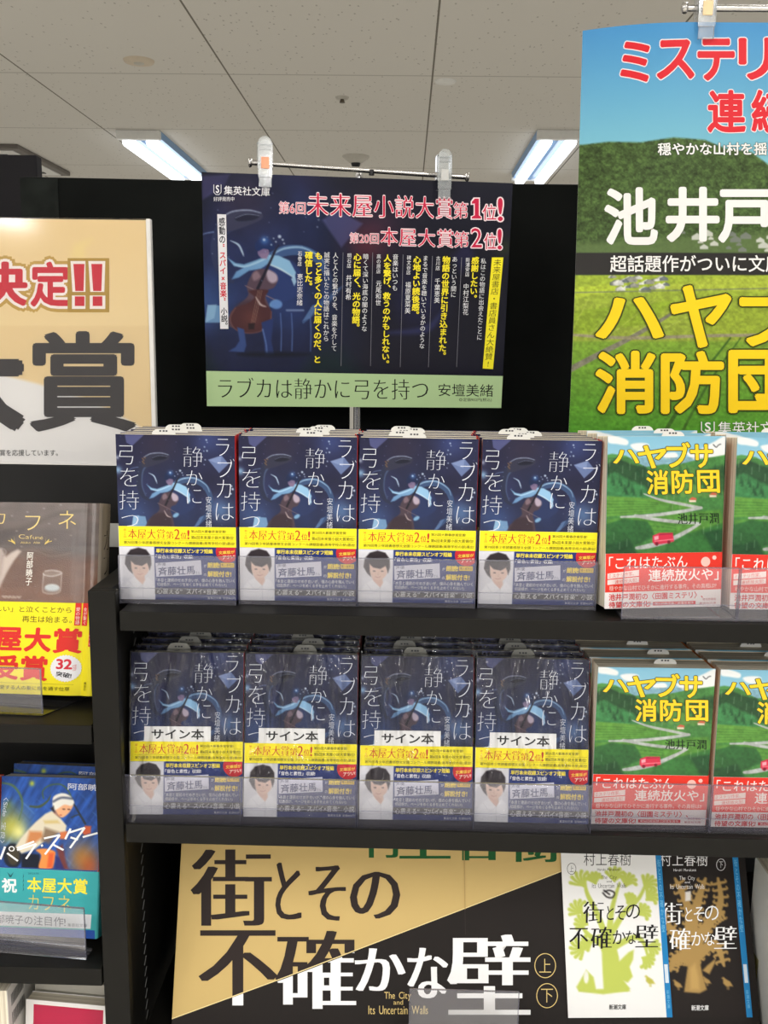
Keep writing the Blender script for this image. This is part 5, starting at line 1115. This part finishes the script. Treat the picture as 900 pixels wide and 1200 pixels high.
# pale books at the bottom left
wa = Art(105, 150, [(0, 0), (105, 0), (105, 150), (0, 150)], .3, (232, 230, 226)); wa.rect(8, 4.5, 80, 60, (182, 32, 70))
wb = soft_book('paperback_book', 'white paperback with crimson title block, front of the bottom left row', 'book', 'pale paperbacks at the bottom left', .099, .150, .014, wa, None, (226, 224, 218), (226, 224, 218), front_base=(232, 230, 226))
wb.location = (-.327, .822, .648); wb.rotation_euler = [R_(q) for q in (-6, 1.5, -3)]
pa = Art(105, 150, [(0, 0), (105, 0), (105, 150), (0, 150)], .3, (196, 192, 180))
pb = soft_book('paperback_book', 'x', 'book', 'pale paperbacks at the bottom left', .098, .158, .0115, pa, None, (190, 186, 172), (190, 186, 172), front_base=(196, 192, 180))
for i in range(4):
    lab = f'pale grey-beige paperback, {ORD[i+1]} in the bottom left row behind the white and crimson one'; loc = (-.3285, .842+i*.0145, .648+i*.0012); rot = (-6, 2.2, -4)
    if i == 0: pb.location = loc; pb.rotation_euler = [R_(q) for q in rot]; pb['label'] = lab
    else: dup(pb, loc, rot, lab)
ba = thing('paperback_book', 'white paperback turned sideways with barcodes on its back, bottom left corner', 'book', (-.3785, .80, .662), (0, 0, 90))
bx = Art(105, 166, [(0, 0), (105, 0), (105, 166), (0, 166)], .3, (222, 220, 214))
for k in range(22): bx.rect(8+k*1.3, 30, 8+k*1.3+(.5 if k % 3 else .9), 44, (40, 40, 44)); bx.rect(8+k*1.3, 10, 8+k*1.3+(.5 if k % 2 else .9), 23, (40, 40, 44))
for k in range(4): bx.rect(48, 12+k*5, 84, 13.2+k*5, (70, 70, 74))
mb = MB(); shell(mb, .105, .014, 0, .166, .0004, (222, 220, 214), (214, 212, 206), (222, 220, 214)); bx.to(mb, flat(105, 166, 0, -.00042)); mb.build('cover', M_PRINT, ba)
pg = MB(); pg.box(-.0519, .0515, .0002, .0138, .0004, .1654); pg.build('page_block', M_PAGE, ba); ba.location = (-.3785, .865, .662)
for nm, x0, x1, y0, y1, z0, z1, lab in (('display_riser', -.375, -.28, .80, .93, .6003, .645, 'low black riser under the pale paperbacks at the bottom left'),):
    r = thing(nm, lab, 'riser', ((x0+x1)/2, (y0+y1)/2, z0), group='black book risers'); b = MB(); b.box(-(x1-x0)/2, (x1-x0)/2, -(y1-y0)/2, (y1-y0)/2, .0002, z1-z0, bev=.003); b.build('riser_body', M_INNER, r)
ga = Art(105, 152, [(0, 0), (105, 0), (105, 152), (0, 152)], .3, (206, 206, 200)); ga.rect(0, 98, 30, 152, (150, 142, 84)); ga.rect(30, 98, 31, 152, (120, 116, 90))
gb = soft_book('paperback_book', 'pale grey book turned sideways at the right edge beside the gold and black board', 'book', None, .105, .1535, .02, ga, None, (206, 206, 200), (206, 206, 200), front_base=(206, 206, 200))
gb.location = (.3725, .856, .7815); gb.rotation_euler = (0, 0, R_(-90))
# white label on the back panel between the bookcases
wl = MB(); wl.box(-.335, -.288, .9935, .9963, 1.2325, 1.2585, (226, 226, 222), bev=.0006); tag(wl.build('price_label', M_SLIP), 'white blank label strip behind the brown hardcover and the navy books', 'label')

bpy.data.objects.remove(_to)
